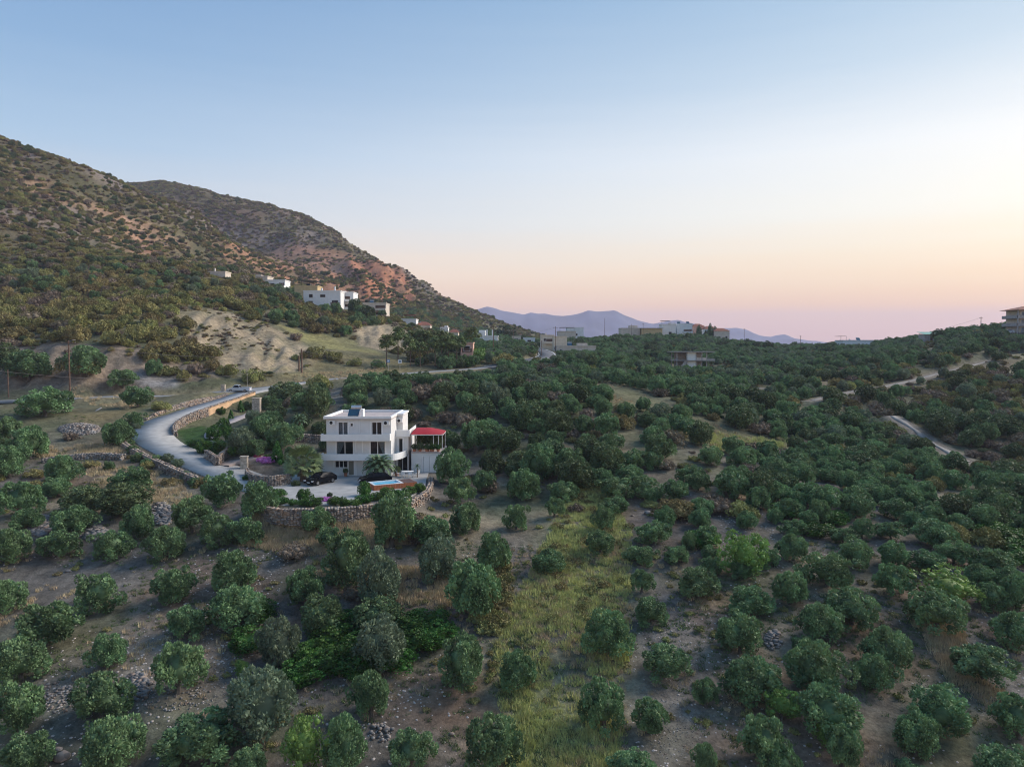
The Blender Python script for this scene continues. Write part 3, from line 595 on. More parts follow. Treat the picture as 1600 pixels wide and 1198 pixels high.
# ------------------------------------------------------------------ village houses
WHITE = mat('white_render', (.74,.74,.73), .8, .03, 1.5); CREAM = mat('cream_render', (.66,.57,.45), .85, .05, 1.2); BEIGE = mat('beige_render', (.56,.50,.43), .85, .06, 1.2)
PINK = mat('pink_render', (.62,.38,.30), .85, .05, 1.2); OCHRE = mat('ochre_render', (.52,.40,.22), .85, .06, 1.2); BLUEW = mat('pale_blue_render', (.62,.67,.70), .85, .04, 1.2)
CONC = mat('raw_concrete', (.36,.34,.33), .9, .12, 1.4, bump=.2); DARKIN = mat('dark_opening', (.012,.012,.014), .4, .1); SHUT = mat('shutter_brown', (.10,.06,.04), .7, .1)
TILE = mat('clay_tile', (.22,.085,.055), .85, .2, 2.5); METAL = mat('galvanised_steel', (.5,.5,.5), .35, .05, 3, metal=.8); SOLAR = mat('solar_glass', (.012,.05,.085), .12, .1, spec=.6)
GLASS = glass_mat('window_glass', a=.72); WOOD = mat('weathered_pole_wood', (.16,.10,.07), .9, .2, 3); BLACK = mat('black_plastic', (.015,.015,.017), .5, .1)
SITE_VIS = []
def house(px0, px1, pyt, D, depth, mwall, label, rz=0.0, wins=(), floors=1, roof='flat', extra=(), group='houses of the hillside village', sidewins=0, minh=2.6):
    """block of measured width and roof height standing on its slope; wins: (fraction across, fraction up, width m, height m)"""
    a = P(px0, pyt, D); b = P(px1, pyt, D); w = b[0]-a[0]; cx = (a[0]+b[0])/2; g = float(min(H(a[0], D), H(b[0], D), H(cx, D+depth*.5))); top = a[2]
    h = max(top-g, minh); SITES.append((cx, D+depth/2, max(w, depth)*.62+1.5))
    SITE_VIS.append(pyt + .40*h/D*FPX); t = empty('village_house', (cx, D+depth/2, g), rz, label, 'house', group); hw, hd = w/2, depth/2
    MB().box(-hw, hw, -hd, hd, -2.0, h).build('wall', mwall, t)
    if roof == 'flat':
        m = MB()
        for bx in ((-hw-.15, hw+.15, -hd-.15, -hd+.1), (-hw-.15, hw+.15, hd-.1, hd+.15), (-hw-.15, -hw+.1, -hd+.1, hd-.1), (hw-.1, hw+.15, -hd+.1, hd-.1)): m.box(*bx, h-.12, h+.28)
        m.build('roof_parapet', mwall, t); MB().box(-hw+.1, hw-.1, -hd+.1, hd-.1, h, h+.03).build('roof', CONC, t)
    elif roof == 'tile':
        r = .28*depth/2 + .6; m = MB(); e = .35
        m.add([(-hw-e,-hd-e,h),(hw+e,-hd-e,h),(hw+e,hd+e,h),(-hw-e,hd+e,h),(-hw*.4,0,h+r),(hw*.4,0,h+r)], [(0,1,5,4),(1,2,5),(2,3,4,5),(3,0,4),(3,2,1,0)]); m.build('roof', TILE, t)
    elif roof == 'slab': MB().box(-hw-.5, hw+.5, -hd-.6, hd+.5, h, h+.25).build('roof', CONC, t)
    fh = h/floors if floors > 1 else h
    for fx, fz, ww, wh in wins:
        x = -hw + w*fx; z = h*fz - wh/2
        f = MB().box(x-ww/2-.1, x+ww/2+.1, -hd-.06, -hd+.02, z-.1, z).box(x-ww/2-.1, x+ww/2+.1, -hd-.06, -hd+.02, z+wh, z+wh+.1).box(x-ww/2-.1, x-ww/2, -hd-.06, -hd+.02, z, z+wh).box(x+ww/2, x+ww/2+.1, -hd-.06, -hd+.02, z, z+wh).build('window', WHITE if mwall is not WHITE else BEIGE, t)
        MB().box(x-ww/2, x+ww/2, -hd-.02, -hd+.01, z, z+wh).build('pane', DARKIN, f)
    for i in range(sidewins):
        y = -hd + depth*(i+.5)/sidewins; f = MB().box(hw-.02, hw+.05, y-.6, y+.6, h*.55-.6, h*.55+.6).build('window', WHITE if mwall is not WHITE else BEIGE, t); MB().box(hw+.03, hw+.07, y-.5, y+.5, h*.55-.5, h*.55+.5).build('pane', DARKIN, f)
    for ex in extra:
        k = ex[0]
        if k == 'solar':
            x = -hw+w*ex[1]; s = MB().add([(x-.9,-.9,h+.35),(x+.9,-.9,h+.35),(x+.9,.3,h+1.3),(x-.9,.3,h+1.3),(x-.9,-.8,h+.25),(x+.9,-.8,h+.25),(x+.9,.4,h+1.2),(x-.9,.4,h+1.2)], [(0,1,2,3),(7,6,5,4),(0,4,5,1),(1,5,6,2),(2,6,7,3),(3,7,4,0)]).build('solar_panel', SOLAR, t)
            MB().tube([(x-.85,.6,h+1.45),(x+.85,.6,h+1.45)], .28, 10).box(x-.7,x-.6,.4,.7,h,h+1.3).box(x+.6,x+.7,.4,.7,h,h+1.3).build('water_tank', METAL, s)
        if k == 'chimney': x = -hw+w*ex[1]; MB().box(x-.3, x+.3, -.3, .3, h, h+ex[2]).build('chimney', mwall, t)
        if k == 'block': MB().box(-hw+w*ex[1], -hw+w*ex[2], -hd*.5, hd*.9, h+.03, h+ex[3]).build('stair_head', mwall, t)
        if k == 'pergola':
            x0, x1 = -hw+w*ex[1], -hw+w*ex[2]; MB().box(x0, x1, -hd, hd*.5, h+2.2, h+2.35).box(x0, x0+.12, -hd, -hd+.12, h, h+2.2).box(x1-.12, x1, -hd, -hd+.12, h, h+2.2).build('roof_canopy', DARKIN if len(ex) < 4 else TILE, t)
        if k == 'balcony':
            x0, x1, z = -hw+w*ex[1], -hw+w*ex[2], h*ex[3]; s = MB().box(x0, x1, -hd-1.3, -hd-.002, z-.15, z).build('balcony', mwall, t); MB().box(x0, x1, -hd-1.3, -hd-1.2, z, z+.85).box(x0, x0+.1, -hd-1.2, -hd-.01, z, z+.85).box(x1-.1, x1, -hd-1.2, -hd-.01, z, z+.85).build('parapet', mwall, s)
            MB().box(x0+.4, x1-.4, -hd-.03, -hd+.01, z+.03, z+2.1).build('door', SHUT, t)
    return t
house(320,352,429,300,6,BEIGE,'small flat cream hut alone high on the slope, leftmost of the hillside buildings',wins=[(.3,.55,.7,.7)],extra=[('chimney',.35,1.8)])
house(388,418,437,335,8,BEIGE,'low beige flat house adjoining the small white house on the slope',wins=[(.5,.5,2,1)],extra=[('block',.3,.6,.9)])
house(417,445,438,328,8,WHITE,'small white cube house with a dark window near the upper left hut',wins=[(.3,.55,1.6,1.4),(.8,.5,1.2,2)],extra=[('balcony',.62,1.0,.3)])
house(460,496,447,322,8,OCHRE,'ochre flat house rising behind the biggest white house on the slope',extra=[('pergola',.3,.95),('solar',.5)])
house(474,532,455,300,9,WHITE,'largest white house on the hillside with two rooftop chimneys and arched dark window',wins=[(.2,.75,1.4,1.3),(.52,.75,2,1),(.85,.4,2.4,1.6),(.2,.4,1.4,1.1)],floors=2,extra=[('chimney',.42,1.6),('chimney',.78,2.2),('balcony',.7,1.0,.12)])
house(527,552,457,308,9,WHITE,'white house with two stacked brown balconies right of the largest white house',floors=2,extra=[('balcony',.1,.85,.52),('balcony',.1,.85,.1),('block',.0,.4,.8)],sidewins=2)
house(567,603,474,312,9,BEIGE,'beige two storey house with rooftop solar panel and right corner balconies',floors=2,wins=[(.2,.7,1.5,1.2)],extra=[('solar',.3),('balcony',.5,1.0,.55),('balcony',.5,1.0,.12)])
house(627,650,499,340,8,WHITE,'small white house with a single window and tiled canopy on its roof',wins=[(.35,.5,.9,.9)],extra=[('pergola',.1,.9,'t')])
house(650,672,508,345,8,BEIGE,'low house with a red tiled roof and solar panel beside a small white house',roof='tile',wins=[(.6,.5,1.5,1)],extra=[('solar',.3)],minh=2.4)
house(688,700,512,350,6,WHITE,'tiny white outbuilding below the mountain foot',wins=[(.5,.5,1,1)],extra=[('block',.5,.9,1.)])
house(702,716,519,345,6,CREAM,'low cream outbuilding half hidden by trees under the mountain',roof='tile',minh=2)
house(720,739,536,226,7,PINK,'salmon pink house catching the evening glow behind the pine row',floors=2,wins=[(.5,.72,1.8,1.5)],extra=[('balcony',.0,1.0,.38)],sidewins=2)
house(738,758,520,335,8,WHITE,'white house with stepped roof above the pink house',wins=[(.3,.5,1.4,1)],extra=[('block',.5,1.0,1.3)],minh=4)
house(756,778,526,325,8,WHITE,'white house with two tall white chimneys beside a large dark tree',wins=[(.5,.4,3,1)],extra=[('chimney',.2,3),('chimney',.6,3)],minh=4)
house(800,814,527,420,7,BEIGE,'low distant beige house beyond the dark round tree',wins=[(.5,.5,2,1)],minh=3.5)
house(818,836,532,400,7,BLUEW,'long low pale blue house at the far end of the asphalt road',wins=[(.5,.5,2,1)],minh=3)
house(845,866,524,335,8,CREAM,'cream house with a red railed balcony beside the asphalt road',floors=2,wins=[(.3,.7,1,1.2)],extra=[('balcony',.2,1.0,.45),('chimney',.4,1.2)],minh=6)
house(865,886,526,318,9,CREAM,'tall plain cream house with a blank wall right of the road',floors=2,wins=[(.15,.25,1,1.4)],minh=6)
house(870,931,541,298,9,BEIGE,'long low beige house with a blank wall above the olive grove',wins=[(.1,.5,.8,1.4)],extra=[('block',.55,.8,1.3),('solar',.35)],minh=4)
house(872,900,518,410,9,BEIGE,'grey beige house under the pale blue rooftop building',wins=[(.4,.5,3,1)],extra=[('pergola',.1,.9)],minh=4)
house(886,912,512,425,9,BLUEW,'pale blue white cube house standing before the far mountains',wins=[(.5,.6,2.5,1.2),(.15,.6,1,1)],minh=6)
house(970,1000,513,432,9,BEIGE,'beige flat house with rooftop water tank, leftmost of the ridge houses',wins=[(.3,.5,1.2,1.2),(.7,.5,1.2,1.2)],extra=[('block',.5,.9,1.8),('solar',.75)],minh=5)
house(1003,1035,513,428,8,OCHRE,'long ochre house with dark porch on the ridge',roof='slab',wins=[(.3,.45,2.5,1.6),(.75,.45,2.5,1.6)],minh=4.5)
house(1034,1056,507,436,8,WHITE,'white ridge house with a brown rooftop canopy',wins=[(.6,.5,1.6,1.3)],extra=[('pergola',.0,.6),('block',.6,1,1)],minh=5.5)
house(1058,1082,506,440,9,BLUEW,'pale blue ridge house with several rooftop tanks and dark balcony',wins=[(.6,.62,3.2,1.2),(.6,.25,1.5,1.2)],extra=[('solar',.2),('solar',.8),('balcony',.4,1,.5)],minh=7)
house(1083,1101,510,446,8,PINK,'dusky pink ridge house beside the cypresses',wins=[(.5,.5,1,1)],roof='tile',minh=5)
house(1101,1121,514,436,9,WHITE,'white ridge house with a shallow pitched roof right of the cypresses',roof='tile',wins=[(.5,.4,1,1)],minh=4.5)
house(1116,1140,517,428,8,BEIGE,'low beige house with red tiled roof, rightmost of the ridge houses',roof='tile',wins=[(.3,.5,2,1.3),(.8,.5,1.2,1.5)],minh=4)
house(1318,1372,532,382,10,BLUEW,'long pale blue flat house on the skyline with black rooftop tank',wins=[(.12,.5,1.3,1.3)],extra=[('solar',.55),('pergola',-.08,.08),('chimney',.3,.9)],minh=5)
# unfinished concrete frame
def frame_house():
    D = 262; a = P(1052,549,D); b = P(1116,549,D); w = b[0]-a[0]; cx = (a[0]+b[0])/2; g = float(H(cx, D)); top = a[2]; fh = 2.9; h = max(top-g, 6.4); dp = 9
    t = empty('unfinished_house', (cx, D+dp/2, g), 0, 'unfinished two storey concrete frame house with open bays in the olive grove', 'house'); SITES.append((cx, D+4.5, 9.5)); SITE_VIS.append(572); hw, hd = w/2, dp/2; z2 = h-3.1
    for z, x0, x1 in ((h-.25, -hw-.4, hw), (z2-.25, -hw+1, hw)): MB().box(x0, x1, -hd-1, hd, z, z+.25).build('slab', CONC, t)
    MB().box(-hw+1, hw, -hd-1, hd, -.4, -.05).build('slab', CONC, t)
    for z0, z1 in ((-1.0, z2-.25), (z2, h-.25)):
        for x in (-hw+1.2, -hw*.35, hw*.1, hw*.38, hw*.62):
            for y in (-hd, hd-.4): MB().box(x, x+.32, y, y+.32, z0 if z0 > 0 else -1.0, z1).build('column', CONC, t)
        MB().box(-hw*.35+.33, hw*.1-.01, -hd+.05, -hd+.25, z0 if z0 > 0 else -1.0, z1).build('wall', WHITE, t)
        MB().box(-hw+1.6, hw*.6, hd*.3, hd*.3+.2, z0, z1).build('wall', CONC, t)
        MB().box(hw*.1+.33, hw*.62-.01, -hd+.05, -hd+.2, z0, z0+.9).build('wall', BEIGE, t)
    MB().box(hw*.62, hw, -hd-1, -hd-.9, z2, z2+.5).build('parapet', CONC, t)
    MB().add([(-hw+1.6,-hd-.8,-.6),(-hw+2.8,-hd-.8,-.6),(-hw+5.2,-hd-.8,z2),(-hw+4.0,-hd-.8,z2),(-hw+1.6,-hd+.2,-.6),(-hw+2.8,-hd+.2,-.6),(-hw+5.2,-hd+.2,z2),(-hw+4.0,-hd+.2,z2)], [(0,1,2,3),(7,6,5,4),(0,4,5,1),(1,5,6,2),(2,6,7,3),(3,7,4,0)]).build('stair', CONC, t)
frame_house()
def right_house():
    D = 272; a = P(1591,484,D); b = P(1640,484,D); w = b[0]-a[0]; cx = (a[0]+b[0])/2; g = float(H(a[0]+2, D)); top = a[2]; h = max(top-g, 8.6); hw = w/2; hd = 4.5; f = h/3
    t = empty('tall_house', (cx, D+hd, g), 0, 'three storey house with open corner balconies and tiled hip roof at the far right skyline', 'house'); SITES.append((cx, D+hd, 8)); SITE_VIS.append(522)
    MB().box(-hw+1.6, hw, -hd+1.4, hd, -1, h).build('wall', BEIGE, t)
    for k in range(1, 3): MB().box(-hw, hw, -hd, hd, k*f-.25, k*f).build('slab', CONC, t); MB().box(-hw, hw, -hd, -hd+.1, k*f, k*f+.9).box(-hw, -hw+.1, -hd+.1, hd, k*f, k*f+.9).build('balustrade', CONC, t)
    for x in (-hw, -hw+3.2, 0, hw-.35): 
        for k in range(3): MB().box(x, x+.35, -hd+.12, -hd+.47, k*f if k else -1, (k+1)*f-.26).build('column', CONC, t)
    for k in range(3): w_ = MB().box(-hw+2.2, -hw+4.4, -hd+1.36, -hd+1.41, k*f+.1, k*f+2.3).build('window', WHITE, t); MB().box(-hw+2.3, -hw+4.3, -hd+1.33, -hd+1.38, k*f+.2, k*f+2.2).build('pane', GLASS, w_)
    MB().add([(-hw-.8,-hd-.8,h),(hw+.8,-hd-.8,h),(hw+.8,hd+.8,h),(-hw-.8,hd+.8,h),(-1,0,h+1.5),(1,0,h+1.5)], [(0,1,5,4),(1,2,5),(2,3,4,5),(3,0,4),(3,2,1,0)]).build('roof', TILE, t)
right_house()
def shed():
    p = P(1450,546,300); g = float(H(p[0], 300)); t = empty('shed', (p[0], 300, g), .1, 'low shed with a turquoise metal roof among the far right trees', 'shed'); SITES.append((p[0], 300, 4)); SITE_VIS.append(545)
    MB().box(-3, 3, -2, 2, -.5, 2.9).build('wall', CONC, t); MB().add([(-3.4,-2.5,3.0),(3.4,-2.5,3.0),(3.4,2.4,4.1),(-3.4,2.4,4.1),(-3.4,-2.5,2.93),(3.4,-2.5,2.93),(3.4,2.4,4.03),(-3.4,2.4,4.03)], [(0,1,2,3),(7,6,5,4),(0,4,5,1),(1,5,6,2),(2,6,7,3),(3,7,4,0)]).build('roof', mat('turquoise_sheet', (.10,.30,.25), .6, .1), t); MB().box(-.5,.5,-2.04,-2.0,0,2.0).build('door', SHUT, t)
shed()

# ------------------------------------------------------------------ trees and scrub beyond the measured ones
def clear_sites(x, y, r): return all((x-a)**2 + (y-b)**2 > (c+r)**2 for a, b, c in SITES)
def screen_ok(x, y):  # keep the sight of low houses open: no crowns right in front of them
    return all(not (0 < b-y < 16+c and abs(x-a*y/b) < c*.75) for a, b, c in SITES)
def fit_sight(x, y, z, r):
    """owners keep the trees below a house low: the size a crown may have there"""
    for (a, b, c), pv in zip(SITES, SITE_VIS):
        if 0 < b-y < (90 if b < 1000 else 0) and abs(x/y-a/b)*y < c*.62+r*.6:
            pyg = proj(x, y, z)[1]; hm = max(0.0, (pyg-pv)/FPX*y); r = min(r, hm/1.75)
    return r
class Field:
    """many alike plants as one object: points carrying size and turn, meshes set on them by geometry nodes"""
    def __init__(s): s.p = []; s.s = []; s.r = []; s.i = []
    def put(s, p, sc, r, i): s.p.append(tuple(map(float, p))); s.s.append(sc); s.r.append(r); s.i.append(i)
    def build(s, name, sources, label=None, cat=None):
        me = bpy.data.meshes.new(name); me.from_pydata(s.p, [], [])
        for nm, ty, dat in (('size', 'FLOAT_VECTOR', np.array(s.s, np.float32).ravel()), ('turn', 'FLOAT_VECTOR', np.array([(a*.0, 0, a) if not hasattr(a, '__len__') else a for a in s.r], np.float32).ravel()), ('pick', 'INT', np.array(s.i, np.int32))):
            a = me.attributes.new(nm, ty, 'POINT'); a.data.foreach_set('vector' if ty == 'FLOAT_VECTOR' else 'value', dat)
        o = link(name, me, kind='stuff')
        ng = bpy.data.node_groups.new(name, 'GeometryNodeTree'); ng.interface.new_socket('Geometry', in_out='INPUT', socket_type='NodeSocketGeometry'); ng.interface.new_socket('Geometry', in_out='OUTPUT', socket_type='NodeSocketGeometry')
        n, l = ng.nodes, ng.links; gi = n.new('NodeGroupInput'); go = n.new('NodeGroupOutput'); ip = n.new('GeometryNodeInstanceOnPoints'); l.new(gi.outputs[0], ip.inputs['Points'])
        gi2 = n.new('GeometryNodeGeometryToInstance')
        for src in sources:
            oi = n.new('GeometryNodeObjectInfo'); oi.inputs['Object'].default_value = src; oi.inputs['As Instance'].default_value = True; oi.transform_space = 'ORIGINAL'; l.new(oi.outputs['Geometry'], gi2.inputs[0]) if False else None
            src_nodes.append(oi)
        jn = n.new('GeometryNodeJoinGeometry')
        for oi in reversed(src_nodes): l.new(oi.outputs['Geometry'], jn.inputs[0])
        n.remove(gi2); src_nodes.clear()
        l.new(jn.outputs[0], ip.inputs['Instance']); ip.inputs['Pick Instance'].default_value = True
        def na(nm, ty): a = n.new('GeometryNodeInputNamedAttribute'); a.data_type = ty; a.inputs['Name'].default_value = nm; return a.outputs['Attribute']
        l.new(na('pick', 'INT'), ip.inputs['Instance Index']); l.new(na('size', 'FLOAT_VECTOR'), ip.inputs['Scale'])
        er = n.new('FunctionNodeEulerToRotation'); l.new(na('turn', 'FLOAT_VECTOR'), er.inputs[0]); l.new(er.outputs[0], ip.inputs['Rotation'])
        l.new(ip.outputs[0], go.inputs[0]); md = o.modifiers.new('plants', 'NODES'); md.node_group = ng
        return o
src_nodes = []
def plane_pts(n, y0, y1, k, seed, pw_=1.0):
    g = np.random.default_rng(seed); y = (y0**(pw_+1) + g.random(n)*(y1**(pw_+1)-y0**(pw_+1)))**(1/(pw_+1)); x = (g.random(n)*2-1)*y*k
    return x, y, g
LANE2 = LANE[:, :2]; 
def off_road(x, y, r):
    if y > 60 and y < 400:
        if np.min(np.hypot(LANE[:,0]-x, LANE[:,1]-y)) < r+2.8: return False
        if np.min(np.hypot(DRIVE[:,0]-x, DRIVE[:,1]-y)) < r+3.2: return False
        for ln, wd in PATHS:
            if np.min(np.hypot(ln[:,0]-x, ln[:,1]-y)) < r*.8+wd: return False
    return True
SIGHTS = [(P(px,585,D)[0], D, c, pv) for px, D, c, pv in [(615,203,4,588),(645,203,4,588),(675,205,4,586),(705,208,4,584),(735,214,4,580),(765,216,4,576),(845,258,7,561),(862,258,5,563),(470,184,3,589)]]
for ln, wd in PATHS:
    for q in ln[::10]: SIGHTS.append((q[0], q[1], 2.6, proj(q[0], q[1], q[2])[1]+1.5))
_fs = fit_sight
def fit_sight(x, y, z, r):
    r = _fs(x, y, z, r)
    for a, b, c, pv in SIGHTS:
        if 0 < b-y < 45 and abs(x/y-a/b)*y < c*.62+r*.7:
            pyg = proj(x, y, z)[1]; r = min(r, max(0.0, (pyg-pv)/FPX*y)/1.75)
    return r
# grove
gx, gy, g = plane_pts(42000, 84, 560, .80, 5)
gz = H(gx, gy)
hill_m = (gz > CAMZ-4) & (gx < -25) & (gy > 150) | ((gx < -42) & (gy > 168))
nog = np.zeros(len(gx), bool)
for q in NOGO: nog |= in_poly(gx, gy, q)
hz_ = np.zeros(len(gx), bool)
for q in HANDZONE: hz_ |= in_poly(gx, gy, q)
dens = fbm(gx, gy, 26, 3, 200)
autoT = []    # distance, x, y, z, kind, size
for i in np.argsort(gy):
    x, y, z = gx[i], gy[i], gz[i]
    if hill_m[i] or nog[i] or hz_[i]: continue
    rav = (x > 12 and 95 < y < 170); rhill = (x > 75 and 110 < y < 230)
    u = g.random(); kind = 'O'
    if rhill: kind = 'S' if u < .38 else ('B' if u < .56 else ('D' if u < .78 else 'O'))
    elif rav: kind = 'D' if u < .22 else ('B' if u < .30 else ('S' if u < .40 else 'O'))
    elif x < 8 and y < 175: kind = 'D' if u < .26 else ('B' if u < .48 else 'O')
    elif y < 260 and x < 20: kind = 'D' if u < .12 else ('S' if u < .2 else 'O')
    else: kind = 'O' if u < .86 else ('D' if u < .93 else 'S')
    r = {'O': g.uniform(1.3, 2.0), 'D': g.uniform(1.3, 2.5), 'B': g.uniform(1.1, 2.0), 'S': g.uniform(1.0, 1.9), 'L': 2.1}[kind]
    if y > 200: r *= 1.08
    if dens[i] < (-.36 if x > 8 else -.8) and y > 100: continue
    if rhill and dens[i] < -.3: continue
    if not clear(x, y, r*1.06) or not off_road(x, y, r*.8) or not clear_sites(x, y, r*.5) : continue
    r = fit_sight(x, y, z, r)
    if r < .8: continue
    occ_add(x, y, r*.98); autoT.append((y, x, z, kind, r))
nO = n_ol; nD = nS = 0
oliveF, darkF, scrubF, dryF = Field(), Field(), Field(), Field()
def src(root): return [c for c in root.children if c.name.startswith('crown')][0]
protos = {}
for (y, x, z, kind, r) in autoT:
    rzr = g.uniform(0, 6.28); sx = r*g.uniform(.92, 1.1); sy = r*g.uniform(.92, 1.1); sz = r*g.uniform(.82, 1.12)
    if kind in 'OL':
        if nO < 298:
            place = 'in the dense grove behind the white house' if x < 30 else 'in the ravine rows right of the clearing'
            tr = make_tree('olive_tree', (YM if kind == 'L' else OM)[nO % (2 if kind == 'L' else 6)], TM[nO % 3], (x, y, z), sx, sy, sz, rzr, f'round green olive crowded with its neighbours {place}', 'olive tree', f'olives {place}'); nO += 1
        else: oliveF.put((x, y, z), (sx, sy, sz), rzr, int(g.integers(0, 8)))
    elif kind == 'D':
        if nD < 110: make_tree('evergreen_tree', DM[nD % 3], TM[nD % 3], (x, y, z), sx*1.05, sy*1.05, sz, rzr, 'dark green bushy evergreen mixed in among the olives beyond the house', 'evergreen tree', 'dark evergreens among the olives'); nD += 1
        else: darkF.put((x, y, z), (sx, sy, sz), rzr, int(g.integers(0, 3)))
    elif kind == 'B': dryF.put((x, y, z-.1), (sx, sy, sz), rzr, int(g.integers(0, 2)))
    else: scrubF.put((x, y, z-.1), (sx, sy, sz), rzr, int(g.integers(0, 4)))
# shrubs of the left hill
x_, y_, g = plane_pts(26000, 150, 620, .80, 15, 1.0); z_ = H(x_, y_); nog = np.zeros(len(x_), bool)
for q in NOGO + HANDZONE: nog |= in_poly(x_, y_, q)
dn = fbm(x_, y_, 34, 4, 300); px_, py_ = proj(x_, y_, z_); nSh = 0
hillshrubs = []
for i in np.argsort(y_):
    x, y, z = x_[i], y_[i], z_[i]
    if nog[i] or px_[i] < -80 or not ((z > CAMZ-4 and x < -25) or (x < -42 and y > 168)): continue
    big = z < CAMZ+34
    r = g.uniform(1.1, 2.6) if big else g.uniform(.8, 2.0)
    if dn[i] < (-.42 if big else -.25) : 
        if g.random() < .9: continue
    if not clear(x, y, r) or not off_road(x, y, r*.8) or not clear_sites(x, y, r*.4): continue
    r = fit_sight(x, y, z, r)
    if r < .5: continue
    occ_add(x, y, r*.95); hillshrubs.append((x, y, z, r, g.random()))
for x, y, z, r, u in hillshrubs:
    sx, sy, sz = r*g.uniform(.95, 1.25), r*g.uniform(.9, 1.1), r*g.uniform(.85, 1.2); rr = g.uniform(0, 6.28); low = z < CAMZ+30
    if nSh < 150 and u < .8:
        t = empty('hillside_shrub', (x, y, z-.1), rr, 'rounded olive-green shrub on the open hillside above the earth banks', 'shrub', 'shrubs on the open hillside'); c = link('crown', SM[nSh % 4], t); c.scale = (sx, sy, sz*1.1); nSh += 1
    elif low and u < .22: oliveF.put((x, y, z), (sx, sy, sz), rr, int(g.integers(0, 8)))
    elif u < .26: darkF.put((x, y, z-.2), (sx, sy, sz*.8), rr, int(g.integers(0, 3)))
    elif u < .84: scrubF.put((x, y, z-.1), (sx, sy, sz), rr, int(g.integers(0, 4)))
    else: dryF.put((x, y, z-.1), (sx, sy, sz), rr, int(g.integers(0, 2)))
# low scrub between, and on the mountains
x_, y_, g = plane_pts(110000, 160, 1100, .82, 25, 1.0); z_ = H(x_, y_); nog = np.zeros(len(x_), bool)
for q in NOGO: nog |= in_poly(x_, y_, q)
px_, py_ = proj(x_, y_, z_); dn = fbm(x_, y_, 50, 5, 310); cl = wpoly([(545,395),(590,395),(640,440),(660,470),(620,480),(575,470),(540,440)]); incl = in_poly(x_, y_, cl) | in_poly(x_, y_, wpoly([(20,262),(130,298),(250,360),(350,408),(330,428),(230,405),(150,355),(60,320)])) | in_poly(x_, y_, wpoly([(330,380),(430,390),(540,395),(640,470),(560,480),(450,440),(350,410)]))
keep = (~nog) & (px_ > -60) & (px_ < 900) & ((z_ > CAMZ-2) | ((y_ > 430) & (z_ > CAMZ-30))) & (x_ < -8 + (y_ > 430)*60) & (dn + g.uniform(-.5,.5,len(x_)) > -.30) & (~incl | (g.random(len(x_)) < .28))
for i in np.nonzero(keep)[0]:
    if not clear_sites(x_[i], y_[i], 1): continue
    if y_[i] < 400 and not off_road(x_[i], y_[i], .6): continue
    r = g.uniform(.35, 1.05)*(1 + (y_[i]-160)/700); u = g.random(); f = scrubF if u < .60 else (darkF if u < .66 else dryF); k = 4 if f is scrubF else (3 if f is darkF else 2)
    f.put((x_[i], y_[i], z_[i]-.15*r), (r*g.uniform(1,1.5), r, r*g.uniform(.7,1.1)), g.uniform(0, 6.28), int(g.integers(0, k)))
bank = wpoly([(262,486),(330,482),(400,500),(470,535),(500,556),(480,575),(420,585),(350,570),(290,530)]); ba = np.array(bank)[:, :2]; g = np.random.default_rng(77)
for _ in range(420):
    x, y = g.uniform(*[ba[:,0].min(), ba[:,0].max()]), g.uniform(ba[:,1].min(), ba[:,1].max())
    if in_poly(np.array([x]), np.array([y]), bank)[0] and fbm(x, y, 10, 2, 5) > -.05:
        r = g.uniform(.2, .75); (scrubF if g.random() < .5 else dryF).put((x, y, float(H(x, y))-.1), (r*1.3, r, r*.7), g.uniform(0, 6.28), int(g.integers(0, 2)))
# individual scrub seeds near the house serve as kinds
def first(prefix, n, meshes):
    out = []
    for mme in meshes:
        out.append(next(o for o in bpy.data.objects if o.type == 'MESH' and o.data == mme))
    return out
EXTRA_SHRUB = [(505,672,3,'B'),(655,850,2,'B'),(1110,790,3,'B'),(1125,800,3.2,'B'),(555,935,2.6,'B'),(760,768,3,'B'),(640,655,4,'B'),(700,660,3.5,'B'),(590,990,2,'D'),(1040,732,2.5,'B'),(640,815,2.2,'B'),(455,872,3,'B'),(900,800,2,'B'),(80,640,3,'S'),(250,640,3,'S'),(60,770,3,'S'),(1560,900,3,'S'),(1540,850,3.5,'S'),(1490,840,3,'S'),(240,580,2.5,'S')]
EL = ['greyish dry bush left behind the palms','greyish dry bush under the retaining wall end','leafless grey-brown bush right of the upper stony path','second grey-brown bush beside the stony path, slightly nearer','dark grey dry bush left of the silvery olive','pale brown dry bush right of the red canopy','brown dry thicket behind the red canopy, left one','brown dry thicket behind the red canopy, right one','low dark bush in front of the dark olive pair','grey-brown bush above the grass strip','bare grey bush against the terrace wall','blue-grey bush on the dry slope left of the thicket','grey-green bush at the head of the grass strip','olive-green shrub below the power pole','small shrub beside the lane above the driveway','green shrub on the stony left slope','green shrub near the right edge, lowest one','green shrub near the right edge, between olives','green shrub at the ravine edge','shrub under the pale cut bank']
for k, (px, py, wd, kd) in enumerate(EXTRA_SHRUB):
    p = hit(px, py); t = empty('shrub', (p[0], p[1], p[2]-.1), k, EL[k], 'shrub', 'single shrubs on the near slope'); mm = {'B': BM, 'D': DM, 'S': SM}[kd]; c = link('crown', mm[k % len(mm)], t); c.scale = (wd/2, wd/2, wd/2.3)
